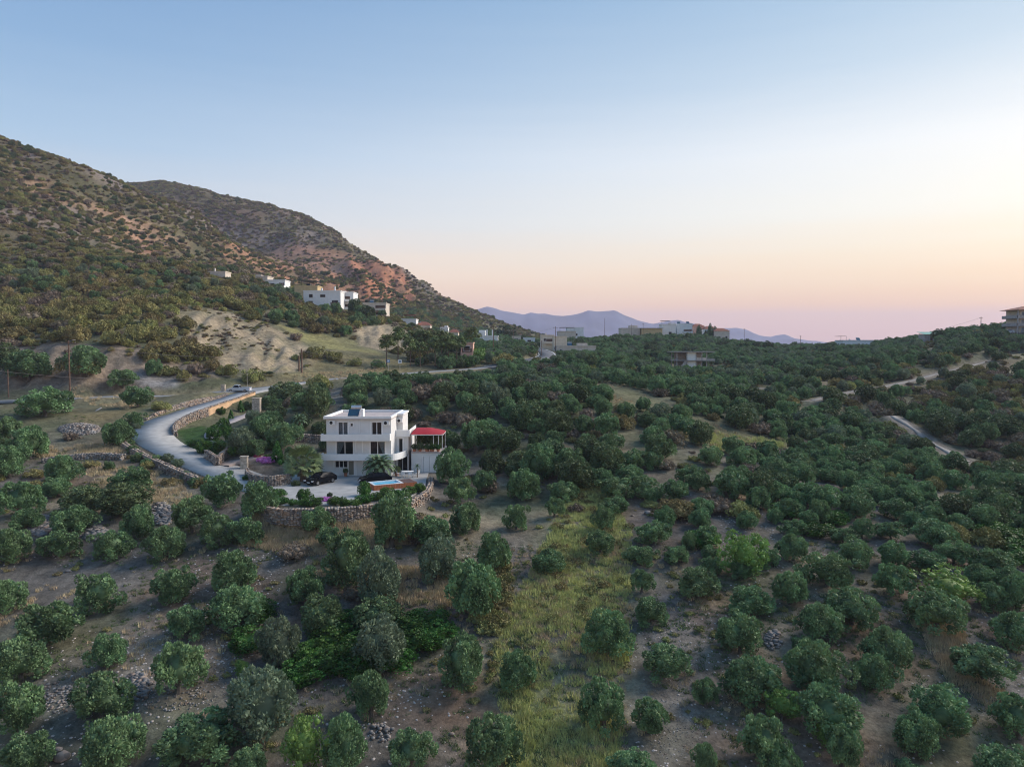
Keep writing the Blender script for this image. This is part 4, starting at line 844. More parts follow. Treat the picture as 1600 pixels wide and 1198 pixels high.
# undergrowth in the gaps of the grove
x_, y_, g = plane_pts(7500, 88, 430, .80, 35, 1.0); z_ = H(x_, y_); nog = np.zeros(len(x_), bool)
for q in NOGO + [HANDZONE[1]]: nog |= in_poly(x_, y_, q)
nog |= in_poly(x_, y_, HANDZONE[0]) & (y_ < 95)
for i in np.nonzero(~nog)[0]:
    x, y, z = x_[i], y_[i], z_[i]; r = g.uniform(.45, 1.15)
    if not clear(x, y, r*.4) or not off_road(x, y, r) or not clear_sites(x, y, .5): continue
    occ_add(x, y, r*.5); u = g.random(); f = scrubF if u < .66 else (darkF if u < .76 else dryF); k = 4 if f is scrubF else (3 if f is darkF else 2)
    f.put((x, y, z-.15), (r*g.uniform(1,1.4), r, r*g.uniform(.6,1.0)), g.uniform(0, 6.28), int(g.integers(0, k)))
def landmark(px, py):
    if py > 760: return 'between the measured rows of the lower grove'
    if px < 420: return 'on the open slope above the hut' if py < 430 else ('left of the big eroded earth bank' if py < 500 else 'under the eroded earth bank')
    if px < 560: return 'among the upper white hillside houses' if py < 500 else ('right of the eroded earth bank' if py < 590 else 'just left of the white house')
    if px < 700: return 'below the last hillside houses' if py < 570 else 'directly behind the white house roof'
    if px < 820: return 'behind the red canopy up to the lane' if py < 660 else 'right of the red canopy'
    if px < 960: return 'left of the mid-slope clearing' if py < 660 else 'above the yellow grass strip'
    if px < 1130: return 'on the mid-slope clearing edge' if py < 680 else 'above the upper stony path'
    if px < 1290: return 'in the middle of the ravine' if py < 680 else 'below the pale grassy clearing'
    if px < 1430: return 'beside the upper dirt track' if py < 660 else 'left of the lower track in the ravine'
    return 'on the far right slope above the track' if py < 660 else 'on the far right slope below the track'
def relabel(kind, desc, cat):
    bins = {}
    for o in bpy.data.objects:
        if o.name.split('.')[0] == kind and o.parent is None and o.get('auto'): px, py = proj(*o.location); bins.setdefault(landmark(px, py), []).append((px, py, o))
    for ph, l in bins.items():
        l.sort(key=lambda q: q[1]); parts = [l] if len(l) <= 22 else [l[k::1] for k in ()] or [l[a:a+max(8, -(-len(l)//(-(-len(l)//20))))] for a in range(0, len(l), max(8, -(-len(l)//(-(-len(l)//20)))))]
        for b, s in enumerate(parts):
            s.sort(key=lambda q: q[0]); row = '' if len(parts) == 1 else f' in band {b+1}'
            row = '' if len(parts) == 1 else f', {ORD(b)} row'
            for i, (_, _, o) in enumerate(s): o['label'] = f'{desc} {ph}{row}, {ORD(i)} from left'
for o in bpy.data.objects:
    if o.parent is None and str(o.get('group', '')) in ('olives in the dense grove behind the white house', 'olives in the ravine rows right of the clearing', 'dark evergreens among the olives', 'shrubs on the open hillside'): o['auto'] = 1
relabel('olive_tree', 'olive', 'olive tree'); relabel('evergreen_tree', 'dark evergreen', 'evergreen tree'); relabel('hillside_shrub', 'shrub', 'shrub')
oliveF.build('olive_grove', first('crown', 8, OM) + first('crown', 2, OS)); darkF.build('evergreen_scrub', first('c', 3, DM)); scrubF.build('hillside_scrub', first('c', 4, SM)); dryF.build('dry_scrub', first('c', 2, BM))
print('COUNTS', nO, nD, nSh, len(oliveF.p), len(darkF.p), len(scrubF.p), len(dryF.p))

# ------------------------------------------------------------------ drive, lane, yard
ROADC = mat('worn_concrete', (.34,.335,.322), .85, .08, .9, bump=.1, detail=8); ASPH = mat('asphalt', (.10,.105,.115), .85, .12, .8); LANEM = mat('pale_asphalt', (.24,.25,.26), .85, .12, .6)
PAVE = mat('pink_paving', (.34,.27,.23), .85, .1, 1.5); TRACK = mat('dirt_track', (.25,.235,.215), .95, .15, .9); PAINT = mat('road_paint', (.7,.7,.68), .6, .05)
def ribbon(name, line, half, lift, m, skirt=.5, kind='structure'):
    line = np.array(line); d_ = np.gradient(line[:, :2], axis=0); d_ /= np.linalg.norm(d_, axis=1)[:, None]; nr = np.stack([d_[:,1], -d_[:,0]], 1)
    k = len(line); hf = half if hasattr(half, '__len__') else [half]*k; hf = np.array(hf)[:, None]
    a = np.c_[line[:, :2]-nr*hf, line[:, 2]+lift]; b = np.c_[line[:, :2]+nr*hf, line[:, 2]+lift]; a0 = a-[0,0,skirt]; b0 = b-[0,0,skirt]
    v = np.stack([a0, a, b, b0], 1).reshape(-1, 3); f = []
    for i in range(k-1):
        for j in range(3): f.append((i*4+j, i*4+j+1, (i+1)*4+j+1, (i+1)*4+j))
    return link(name, np_mesh(name, v, np.array(f), m), kind=kind)
hfd = np.interp(np.arange(len(DRIVE)), [0, 12, 30, 50, 62, 80, len(DRIVE)-1], [3.3, 3.2, 3.0, 3.1, 3.0, 2.4, 2.3])
ribbon('driveway', DRIVE, hfd, .05, ROADC)
kk = int(np.argmin(np.abs(LANE[:,0]-P(770,574,215)[0]) + np.abs(LANE[:,1]-215)))
ribbon('lane', LANE[:kk+1], 2.1, .04, LANEM); ribbon('asphalt_road', LANE[kk:], 3.4, .06, ASPH)
for s in (-1, 1):
    L = LANE[kk+2:].copy(); d_ = np.gradient(L[:, :2], axis=0); d_ /= np.linalg.norm(d_, axis=1)[:, None]; L[:, 0] += s*d_[:,1]*2.9; L[:, 1] -= s*d_[:,0]*2.9; ribbon('road_edge_marking', L, .12, .075, PAINT, .005)
for ln, wd in PATHS: 
    l2 = ln.copy(); l2[:, 2] = H(l2[:,0], l2[:,1]); ribbon('dirt_track', l2, [wd*.38*(1+.35*math.sin(i*1.3)) for i in range(len(l2))], .10, TRACK, .3)
yp = [q[:2] for q in [PW(*p, TERR_Z) for p in [(418,786),(445,790),(520,789),(590,784),(640,777),(664,762),(666,750)]]] + [np.array(q) for q in [(-11.9,104.5),(-16,105.5),(-17,112),(-26,112),(-29,104),(-33.5,100)]]
MB().prism([tuple(q) for q in yp], TERR_Z-.4, TERR_Z+.045).build('yard', ROADC, kind='structure')
gp = [hit(*q) for q in [(342,722),(352,716),(362,700),(372,690)]]
ribbon('garden_path', resample([hit(*q)+np.array([0,0,.12]) for q in [(400,640),(375,652),(352,664),(338,672),(330,682),(345,693)]], 1), 1.1, .05, mat('path_slabs', (.30,.27,.27), .9, .1, 1), .5)
ribbon('paved_ramp', resample([hit(*q)+np.array([0,0,.1]) for q in [(345,728),(365,722),(390,716),(430,712)]], 1), 1.5, .06, PAVE, .5)

# ------------------------------------------------------------------ stone walls
def stone_mat(name, c1, c2, sc=2.4):
    m = bpy.data.materials.new(name); m.use_nodes = True; n, l = m.node_tree.nodes, m.node_tree.links; b = n['Principled BSDF']; b.inputs['Roughness'].default_value = .9; b.inputs['Specular IOR Level'].default_value = .15
    t = n.new('ShaderNodeTexCoord'); v = n.new('ShaderNodeTexVoronoi'); v.inputs['Scale'].default_value = sc; l.new(t.outputs['Object'], v.inputs['Vector']); s = n.new('ShaderNodeSeparateColor'); l.new(v.outputs['Color'], s.inputs[0])
    r = n.new('ShaderNodeValToRGB'); e = r.color_ramp.elements; e[0].color = (*c1, 1); e[1].color = (*c2, 1); x = e.new(.45); x.color = (*[(a+b_)/2*1.05 for a, b_ in zip(c1, c2)], 1); x = e.new(.75); x.color = (c2[0]*.8, c2[1]*.62, c2[2]*.5, 1)
    l.new(s.outputs[0], r.inputs[0]); l.new(r.outputs[0], b.inputs['Base Color']); MATS[name] = m; return m
STONE = stone_mat('wall_stone', (.13,.11,.10), (.46,.41,.36)); STONEG = stone_mat('pale_field_stone', (.14,.135,.13), (.32,.31,.30), 2.0); MORTAR = mat('mortar', (.22,.19,.16), .95, .1, 2)
def add_stone(v, f, g, c, sx, sy, sz, rz):
    n = len(v)*8; q = np.array([(x, y, z) for z in (-1,1) for y in (-1,1) for x in (-1,1)], float)*np.array([sx, sy, sz])*g.uniform(.7, 1.05, (8, 3)); ca_, sa = math.cos(rz), math.sin(rz)
    v.append(np.stack([q[:,0]*ca_-q[:,1]*sa+c[0], q[:,0]*sa+q[:,1]*ca_+c[1], q[:,2]+c[2]], 1)); f.append(np.array([(0,2,3,1),(4,5,7,6),(0,1,5,4),(1,3,7,5),(3,2,6,7),(2,0,4,6)])+n)
def stone_wall(line, label, name='stone_wall', th=.35, size=.24, m=None, cap=True, seed=0, zb=None, plaster=None):
    """line: x, y, z of the top, z of the foot; stones laid in courses on both faces and along the top"""
    m = m or STONE; line = np.array(line, float); g = np.random.default_rng(seed+500); o = empty(name, (line[:,0].mean(), line[:,1].mean(), line[:,3].min()), 0, label, 'wall'); off = np.array(o.location)
    rs = resample(line, .9); d_ = np.gradient(rs[:, :2], axis=0); d_ /= np.linalg.norm(d_, axis=1)[:, None]+1e-9; nr = np.stack([d_[:,1], -d_[:,0]], 1); k = len(rs)
    A = rs[:, :2]-nr*th*.5; B = rs[:, :2]+nr*th*.5
    v = np.stack([np.c_[A, rs[:,3]], np.c_[A, rs[:,2]-.05], np.c_[B, rs[:,2]-.05], np.c_[B, rs[:,3]]], 1).reshape(-1, 3)-off
    f = [(i*4+j, i*4+j+1, (i+1)*4+j+1, (i+1)*4+j) for i in range(k-1) for j in range(3)] + [(0,3,2,1), ((k-1)*4, (k-1)*4+1, (k-1)*4+2, (k-1)*4+3)]
    link('core', np_mesh('core', v, np.array(f), plaster or MORTAR), o)
    V, F = [], []; fine = resample(line, size*1.15)
    dd_ = np.gradient(fine[:, :2], axis=0); dd_ /= np.linalg.norm(dd_, axis=1)[:, None]+1e-9
    for i, (x, y, zt, z0) in enumerate(fine):
        nx, ny = dd_[i][1], -dd_[i][0]; a = math.atan2(dd_[i][1], dd_[i][0]); z = z0 + g.uniform(0, size*.3)
        if plaster is None:
            while z < zt-size*.3:
                for s in (-1, 1): add_stone(V, F, g, (x+nx*s*th*.5+g.normal(0, size*.15)-off[0], y+ny*s*th*.5+g.normal(0, size*.15)-off[1], z+g.normal(0, size*.1)-off[2]), size*g.uniform(.4,.75), size*.35, size*g.uniform(.3,.48), a+g.normal(0,.15))
                z += size*g.uniform(.6, .85)
        if cap: 
            for s in (-.5, .5): add_stone(V, F, g, (x+nx*s*th*.7-off[0], y+ny*s*th*.7-off[1], zt+g.normal(0,.03)-off[2]), size*.62, size*.5, size*g.uniform(.25,.45), a+g.normal(0,.2))
    link('stones', np_mesh('stones', np.concatenate(V), np.concatenate(F), m), o, 'stuff'); return o
def PT(px, py, top, drop=1.0, z=None):
    p = hit(px, py) if z is None else PW(px, py, z); return (p[0], p[1], p[2]+top, p[2]-drop)
stone_wall([(*PW(px, py, TERR_Z)[:2], TERR_Z+.15, TERR_Z-bz) for px, py, bz in [(395,785,.8),(418,794,1.3),(445,798,1.5),(500,797,1.6),(550,794,1.6),(600,788,1.6),(640,782,1.9),(662,772,2.4),(671,760,2.6),(674,748,2.2)]], 'curved pale stone retaining wall holding up the yard of the white house', th=.5, size=.3, seed=1)
ib = [i for i, q in enumerate(DRIVE) if q[1] > 114 and i > 18]; dg = np.gradient(DRIVE[:, :2], axis=0); dg /= np.linalg.norm(dg, axis=1)[:, None]; NRM = np.stack([dg[:,1], -dg[:,0]], 1)
ex = [i for i in ib if hfd[i] and DRIVE[i][0] < P(392,612,161)[0] or DRIVE[i][1] < 150]
inner = [(DRIVE[i,0]+NRM[i,0]*(hfd[i]+.3), DRIVE[i,1]+NRM[i,1]*(hfd[i]+.3), DRIVE[i,2]+.62, DRIVE[i,2]-(1.4 if DRIVE[i,1] < 121 else 3.4)) for i in ib if 119 < DRIVE[i,1] < 160]
nI = len(inner); cutI = int(nI*.52)
stone_wall(inner[:cutI+1], 'curved stone parapet on the inside of the driveway bend', th=.4, size=.28, seed=2)
stone_wall(inner[cutI:], 'stone-capped wall with orange plaster below the upper driveway', th=.4, size=.28, seed=3, plaster=mat('orange_plaster', (.50,.32,.18), .85, .12, .5))  # orange light on the wall is painted into the plaster colour
outer = [(DRIVE[i,0]-NRM[i,0]*(hfd[i]+.3), DRIVE[i,1]-NRM[i,1]*(hfd[i]+.3), DRIVE[i,2]+.4, DRIVE[i,2]-.6) for i in ib if 130 < DRIVE[i,1] < 158]
stone_wall(outer, 'low stone wall along the far side of the upper driveway', th=.35, size=.28, seed=4)
lw = [i for i in range(len(DRIVE)) if 98.5 < DRIVE[i,1] < 127 and i < max(ib)]
stone_wall([(DRIVE[i,0]-NRM[i,0]*(hfd[i]+2.0), DRIVE[i,1]-NRM[i,1]*(hfd[i]+1.6), DRIVE[i,2]+.25, DRIVE[i,2]-2.4) for i in lw], 'rough rubble wall below the outer edge of the driveway bend', th=.7, size=.34, seed=5)
stone_wall([PT(386,742,.9,.8),(*PW(388,750,TERR_Z)[:2],TERR_Z+1.1,TERR_Z-.3),(*PW(400,757,TERR_Z)[:2],TERR_Z+1.2,TERR_Z-.3),(*PW(425,760,TERR_Z)[:2],TERR_Z+1.3,TERR_Z-.3),(*PW(452,756,TERR_Z)[:2],TERR_Z+1.3,TERR_Z-.3)], 'curved stone planter wall beside the parked black car', th=.4, size=.26, seed=6)
stone_wall([PT(322,716,1.2),PT(331,722,1.3),PT(338,728,1.3)], 'short stone wall at the lawn corner, left one of the pair', th=.35, size=.26, seed=7)
stone_wall([PT(340,728,1.3),PT(348,720,1.3),PT(356,712,1.2)], 'short stone wall at the lawn corner, right one of the pair', th=.35, size=.26, seed=8)
stone_wall([PT(68,722,.5),PT(110,718,.6),PT(150,716,.7),PT(192,718,.7)], 'grey rubble terrace wall running left from the driveway wall', th=.9, size=.32, m=STONEG, seed=9)
stone_wall([PT(458,690,1.0),PT(480,690,1.1),PT(506,692,1.1)], 'dark stone terrace wall behind the fan palm', th=.4, size=.28, seed=10)
stone_wall([PT(414,626,1.0),PT(424,625,1.2),PT(432,622,1.0)], 'stub of stone wall right of the gate pillar', th=.5, size=.28, seed=11)
stone_wall([PT(290,660,.4),PT(340,640,.5),PT(372,630,.5)] if False else [PT(240,650,.4),PT(290,632,.5),PT(330,624,.5)], 'second low stone edging above the upper driveway', th=.4, size=.28, seed=12)
def rubble(px0, px1, py0, py1, n, label, seed, s=.2, hump=.0, m=None):
    g = np.random.default_rng(seed); V, F = [], []; c = hit((px0+px1)/2, (py0+py1)/2)
    for i in range(n):
        a = g.uniform(0, 6.28); r = math.sqrt(g.random()); px = (px0+px1)/2 + math.cos(a)*r*(px1-px0)/2; py = (py0+py1)/2 + math.sin(a)*r*(py1-py0)/2; p = hit(px, py)
        if p is None: continue
        k = s*g.uniform(.5, 1.4); add_stone(V, F, g, (p[0]-c[0], p[1]-c[1], p[2]-c[2]+hump*(1-r*r)*g.uniform(.3,1)+k*.3), k, k*.8, k*.6, g.uniform(0,3))
    o = link('stone_heap', np_mesh('stone_heap', np.concatenate(V), np.concatenate(F), m or STONEG), kind='stuff'); o.location = c
rubble(92,158,662,680,1500,'',1,.16,.7); rubble(45,82,805,838,420,'',2,.2,.3); rubble(125,168,822,845,500,'',3,.2,.3); rubble(235,272,785,822,420,'',4,.18,.3); rubble(195,235,1052,1095,160,'',5,.16,.1); rubble(205,330,1060,1110,160,'',6,.07); rubble(60,120,1065,1115,120,'',7,.1); rubble(1195,1222,985,1015,120,'',8,.14,.2); rubble(575,615,1128,1160,40,'',9,.12,.1)
rubble(300,370,990,1110,260,'',10,.045); rubble(1000,1110,1000,1190,600,'',11,.035); rubble(1000,1070,960,1000,160,'',12,.04)
def boulder(px, py, s, label, seed):
    g = np.random.default_rng(seed); p = hit(px, py); v = ICO1[0]*np.array([1, .8, .6])*g.uniform(.8, 1.15, (len(ICO1[0]), 1))*s; o = link('boulder', np_mesh('boulder', v, ICO1[1], STONEG)); o.location = p + np.array([0,0,s*.25]); tag(o, label, 'boulder', 'boulders among the olives')
for i, (px, py, s, lb) in enumerate([(97,1184,.55,'largest pale boulder beside an olive at the lower left'),(90,1172,.3,'small pale boulder just above the largest one'),(604,1140,.28,'grey boulder on the rubble near the lower edge'),(706,1147,.2,'white stone alone on the reddish ground'),(107,893,.3,'white stone on the bare path at the left'),(1012,803,.5,'pale boulder on the bare patch among the olives'),(988,806,.22,'small pale boulder left of the larger one on the bare patch'),(142,948,.2,'white rock under the olive above the left path'),(226,1062,.3,'flat grey boulder among the hollow rubble'),(790,855,.35,'grey boulder beside the grass strip')]): boulder(px, py, s, lb, i)

# ------------------------------------------------------------------ the white house
HW = mat('house_white_render', (.66,.66,.65), .8, .025, 1.2); HT = mat('house_white_trim', (.78,.78,.77), .6, .02, 1.5); HD = 101.0
CURT = mat('curtain_cloth', (.75,.77,.77), .9, .12, 6); INT = mat('room_interior', (.35,.32,.28), .9, .2, 1); DOORG = mat('grey_green_door', (.20,.20,.16), .6, .06); FLOORT = mat('roof_screed', (.42,.36,.34), .9, .08, 1); TERRA = mat('terracotta', (.42,.17,.10), .8, .1, 3)
hp = lambda zx, zy, D=HD: P(480+zx/6.654, 610+zy/6.654, D)
X0 = hp(205, 905)[0]; BZ = TERR_Z + .05
house_ = empty('white_house', (X0, HD, BZ), 0, 'three storey white house with two curved balconies and solar heater beside the grey yard', 'house')
def hx(zx, D=HD): return float(hp(zx, 500, D)[0]-X0)
def hzz(zy, D=HD): return float(hp(500, zy, D)[2]-BZ)
def wall_open(x0, x1, z0, z1, y, th, ops, name, m, parent):
    """wall with real openings: front, back and reveals"""
    xs = sorted({x0, x1, *[v for o in ops for v in o[:2]]}); zs = sorted({z0, z1, *[v for o in ops for v in o[2:4]]}); b = MB()
    solid = lambda i, j: not (0 <= i < len(xs)-1 and 0 <= j < len(zs)-1) or not any(o[0] <= (xs[i]+xs[i+1])/2 <= o[1] and o[2] <= (zs[j]+zs[j+1])/2 <= o[3] for o in ops)
    for i in range(len(xs)-1):
        for j in range(len(zs)-1):
            a, c, e, f = xs[i], xs[i+1], zs[j], zs[j+1]
            if solid(i, j): b.add([(a,y,e),(c,y,e),(c,y,f),(a,y,f)], [(0,1,2,3)]); b.add([(a,y+th,e),(c,y+th,e),(c,y+th,f),(a,y+th,f)], [(3,2,1,0)])
            else:
                if solid(i-1, j): b.add([(a,y,e),(a,y+th,e),(a,y+th,f),(a,y,f)], [(0,1,2,3)])
                if solid(i+1, j): b.add([(c,y,e),(c,y+th,e),(c,y+th,f),(c,y,f)], [(3,2,1,0)])
                if solid(i, j-1): b.add([(a,y,e),(c,y,e),(c,y+th,e),(a,y+th,e)], [(0,1,2,3)])
                if solid(i, j+1): b.add([(a,y,f),(c,y,f),(c,y+th,f),(a,y+th,f)], [(3,2,1,0)])
    b.add([(x0,y,z0),(x0,y+th,z0),(x0,y+th,z1),(x0,y,z1)], [(3,2,1,0)]); b.add([(x1,y,z0),(x1,y+th,z0),(x1,y+th,z1),(x1,y,z1)], [(0,1,2,3)]); b.add([(x0,y,z1),(x1,y,z1),(x1,y+th,z1),(x0,y+th,z1)], [(0,1,2,3)])
    return b.build(name, m, parent)
def window(x0, x1, z0, z1, y, parent, sashes=2, curtain=None, trim=True, name='window'):
    f = MB()
    if trim:
        for q in ((x0-.14, x0, z0-.02, z1+.14), (x1, x1+.14, z0-.02, z1+.14), (x0, x1, z1, z1+.14)): f.box(q[0], q[1], y-.05, y+.03, q[2], q[3])
    f.box(x0, x1, y+.1, y+.17, z0, z0+.06).box(x0, x1, y+.1, y+.17, z1-.06, z1).box(x0, x0+.06, y+.1, y+.17, z0+.06, z1-.06).box(x1-.06, x1, y+.1, y+.17, z0+.06, z1-.06)
    f = f.build(name, HT, parent)
    for k in range(sashes):
        a = x0+.06+(x1-x0-.12)*k/sashes; c = x0+.06+(x1-x0-.12)*(k+1)/sashes
        MB().box(a, a+.05, y+.11, y+.15, z0+.07, z1-.07).box(c-.05, c, y+.11, y+.15, z0+.07, z1-.07).build('sash', HT, f); MB().box(a+.05, c-.05, y+.125, y+.135, z0+.07, z1-.07).build('pane', GLASS, f)
    if curtain:
        for (u0, u1, drape) in curtain:
            n = 14; v = []; w = x1-x0
            for i in range(n+1):
                for z_, fz in ((z1-.1, 0), ((z0+z1)/2, .5), (z0+.1, 1)):
                    uu = u0 + (u1-u0)*i/n; uu = uu*(1-drape*fz*.75) if u0 < .5 else 1-(1-uu)*(1-drape*fz*.75)
                    v.append((x0+w*uu, y+.30+.04*math.sin(i*2.1), z_))
            MB().add(v, [(i*3+j, (i+1)*3+j, (i+1)*3+j+1, i*3+j+1) for i in range(n) for j in range(2)]).build('curtain', CURT, f)
    return f
WM = 8.92; H1, H2, HT_ = 2.45, 5.12, 7.85
op0 = [(1.08, 2.9, 1.12, 2.1), (2.98, 3.78, .05, 2.1), (5.6, 8.1, .05, 2.25)]
op1 = [(1.32, 3.72, 2.7, 4.78), (5.98, 8.12, 2.7, 4.78)]
op2 = [(1.58, 3.0, 5.3, 7.45), (3.28, 3.72, 6.83, 7.3), (6.22, 7.68, 5.3, 7.45)]
wall_open(0, WM, -.6, 2.38, 0, .28, op0, 'ground_floor_wall', HW, house_); wall_open(0, WM, 2.38, 5.06, 0, .28, op1, 'first_floor_wall', HW, house_); wall_open(0, WM, 5.06, HT_, 0, .28, op2, 'second_floor_wall', HW, house_)
MB().box(0, .28, .283, 10.5, -.6, HT_).build('left_wall', HW, house_); MB().box(WM-.28, WM, .283, 10.5, -.6, HT_).build('right_wall', HW, house_); MB().box(.283, WM-.283, 10.22, 10.5, -.6, HT_).build('back_wall', HW, house_)
for z in (2.38, 5.0): MB().box(.285, WM-.285, .285, 10.2, z-.2, z).build('floor_slab', INT, house_)
MB().box(.29, WM-.29, 3.6, 3.7, -.5, HT_-.1).box(4.3, 4.4, .3, 3.59, -.5, 7.7).build('partition', INT, house_)
rf = MB().box(-.32, WM+.12, -.36, 10.8, HT_, HT_+.1).build('roof', FLOORT, house_)
m_ = MB(); zt = HT_+.42
m_.box(-.32, WM+.12, -.36, -.12, HT_+.1, zt).box(-.32, -.08, -.117, 10.56, HT_+.1, zt).box(WM-.12, WM+.12, -.117, 10.56, HT_+.1, zt).box(-.32, WM+.12, 10.563, 10.8, HT_+.1, zt); m_.build('parapet', HT, rf)
window(*op0[0][:2], *op0[0][2:], 0, house_, 3); d0 = window(*op0[1][:2], *op0[1][2:], 0, house_, 1, name='door'); MB().box(3.06, 3.7, .09, .105, .14, 2.02).build('door_leaf', DOORG, d0)
window(*op0[2][:2], *op0[2][2:], 0, house_, 3, curtain=[(0, .35, 0)]); window(*op1[0][:2], *op1[0][2:], 0, house_, 2, curtain=[(.03, .5, 1.0)]); window(*op1[1][:2], *op1[1][2:], 0, house_, 2, curtain=[(.52, .97, .9)])
window(*op2[0][:2], *op2[0][2:], 0, house_, 2, curtain=[(0, .42, 0), (.5, .95, 0)]); window(*op2[1][:2], *op2[1][2:], 0, house_, 1); window(*op2[2][:2], *op2[2][2:], 0, house_, 2)
for x in (3.98, 4.9): MB().box(x, x+.16, -.12, -.003, .0, 2.3).build('pilaster', HT, house_); MB().box(x, x+.16, -.12, -.003, 3.2, 4.99).build('pilaster', HT, house_)
MB().tube([(4.6,-.06,HT_-.05),(4.6,-.06,5.95)], .04, 6).build('downpipe', HT, house_)
def ac(x, y, z, rot=0):
    a = MB().box(x, x+.8, y-.34, y-.02, z, z+.56).build('air_conditioner', HT, house_); MB().tube([(x+.3,y-.35,z+.28),(x+.3,y-.37,z+.28)], .22, 14).build('fan_grille', BLACK, a)
ac(.45, 0, 7.12); ac(7.92, 0, 7.08)
# balconies: white bands, the lower one sweeps round the corner
def band(pts, z0, z1, th, name, floor=True):
    n = len(pts); p = np.array(pts, float); d_ = np.gradient(p, axis=0); d_ /= np.linalg.norm(d_, axis=1)[:, None]; nn = np.stack([-d_[:,1], d_[:,0]], 1); q = p+nn*th
    v = [(a[0],a[1],z0) for a in p]+[(a[0],a[1],z1) for a in p]+[(a[0],a[1],z0) for a in q]+[(a[0],a[1],z1) for a in q]; f = []
    for i in range(n-1): f += [(i,i+1,n+i+1,n+i),(2*n+i+1,2*n+i,3*n+i,3*n+i+1),(n+i,n+i+1,3*n+i+1,3*n+i),(i+1,i,2*n+i,2*n+i+1)]
    f += [(0,n,3*n,2*n),(n-1,3*n-1,4*n-1,2*n-1)]
    return MB().add(v, f).build(name, HT, house_)
MB().box(-.42, WM+.02, -1.12, -.004, 5.0, 5.12).build('balcony_floor', HT, house_)
band([(-.5,0),(-.5,-.6),(-.5,-1.2),(-.45,-1.22),(2,-1.22),(5,-1.22),(WM-.02,-1.22),(WM+.04,-1.2),(WM+.04,-.6),(WM+.04,-.01)], 4.98, 5.9, .1, 'balcony_parapet')
cv = [(WM,-1.25)] + [(WM + 1.75*math.sin(t), -1.25 + 5.2*(1-math.cos(t))) for t in np.linspace(.12, math.pi/2, 12)]
band([(-.5,0),(-.5,-.6),(-.5,-1.22),(-.45,-1.25),(2,-1.25),(5,-1.25)]+cv, 2.3, 3.2, .1, 'balcony_parapet')
MB().prism([(-.4,-.004),(-.4,-1.14),(WM,-1.14)]+[(x-.1,y+.05) for x,y in cv[1:]]+[(WM+.004,3.95),(WM+.004,-.004)], 2.3, 2.4).build('balcony_floor', HT, house_)
# right-hand block set back behind the corner
BX1 = 10.75; sb = [(9.1, 10.65, .05, 2.2), (9.3, 9.98, 2.7, 4.7)]
wall_open(WM+.003, BX1, -.6, 5.1, 4.0, .28, sb, 'side_block_wall', HW, house_); MB().box(BX1-.28, BX1, 4.283, 10.5, -.6, 5.1).build('side_block_wall', HW, house_); MB().box(WM+.003, BX1-.283, 4.29, 10.5, 4.9, 5.06).build('side_block_roof', FLOORT, house_); MB().box(WM+.05, BX1-.3, 6.5, 6.6, -.5, 4.85).build('partition', INT, house_)
window(*sb[0][:2], *sb[0][2:], 4.0, house_, 2); window(*sb[1][:2], *sb[1][2:], 4.0, house_, 1)
MB().box(WM+.003, BX1+.25, 3.6, 3.72, 5.0, 5.95).box(BX1+.13, BX1+.25, 3.723, 10.6, 5.0, 5.95).build('terrace_parapet', HT, house_)
MB().box(WM+.003, WM+.85, 5.2, 10.5, 5.1, 7.95).build('stair_block', HW, house_); MB().box(WM+.123, WM+1.0, 5.0, 10.7, 7.953, 8.2).build('parapet', HT, house_)
ac(WM+.04, 5.2, 6.9); ac(10.0, 4.0, 3.6) if False else None; ac(WM+.02, 3.9, 4.2) if False else None
# solar water heater and white flue wall on the roof
s_ = MB().add([(2.75,.9,8.25),(4.25,.9,8.25),(4.25,2.0,9.1),(2.75,2.0,9.1),(2.75,.96,8.17),(4.25,.96,8.17),(4.25,2.06,9.02),(2.75,2.06,9.02)], [(0,1,2,3),(7,6,5,4),(0,4,5,1),(1,5,6,2),(2,6,7,3),(3,7,4,0)]).build('solar_panel', SOLAR, house_)
MB().tube([(3.0,2.35,9.3),(4.4,2.35,9.3)], .30, 14).build('water_tank', METAL, s_); MB().box(2.9,2.96,2.0,2.06,7.9,9.1).box(4.1,4.16,2.0,2.06,7.9,9.1).box(2.9,2.96,.96,1.02,7.9,8.2).box(4.1,4.16,.96,1.02,7.9,8.2).build('stand', METAL, s_)
MB().box(4.55, 4.9, .9, 2.1, HT_+.1, 9.15).build('flue', HT, house_)
# outside stair against the left wall
MB().add([(-2.6,.5,-.3),(-.01,.5,-.3),(-.01,.5,2.3),(-2.6,.5,.5),(-2.6,.7,-.3),(-.01,.7,-.3),(-.01,.7,2.3),(-2.6,.7,.5)], [(0,1,2,3),(7,6,5,4),(3,2,6,7),(0,3,7,4),(1,5,6,2)]).build('stair_wall', HW, house_)
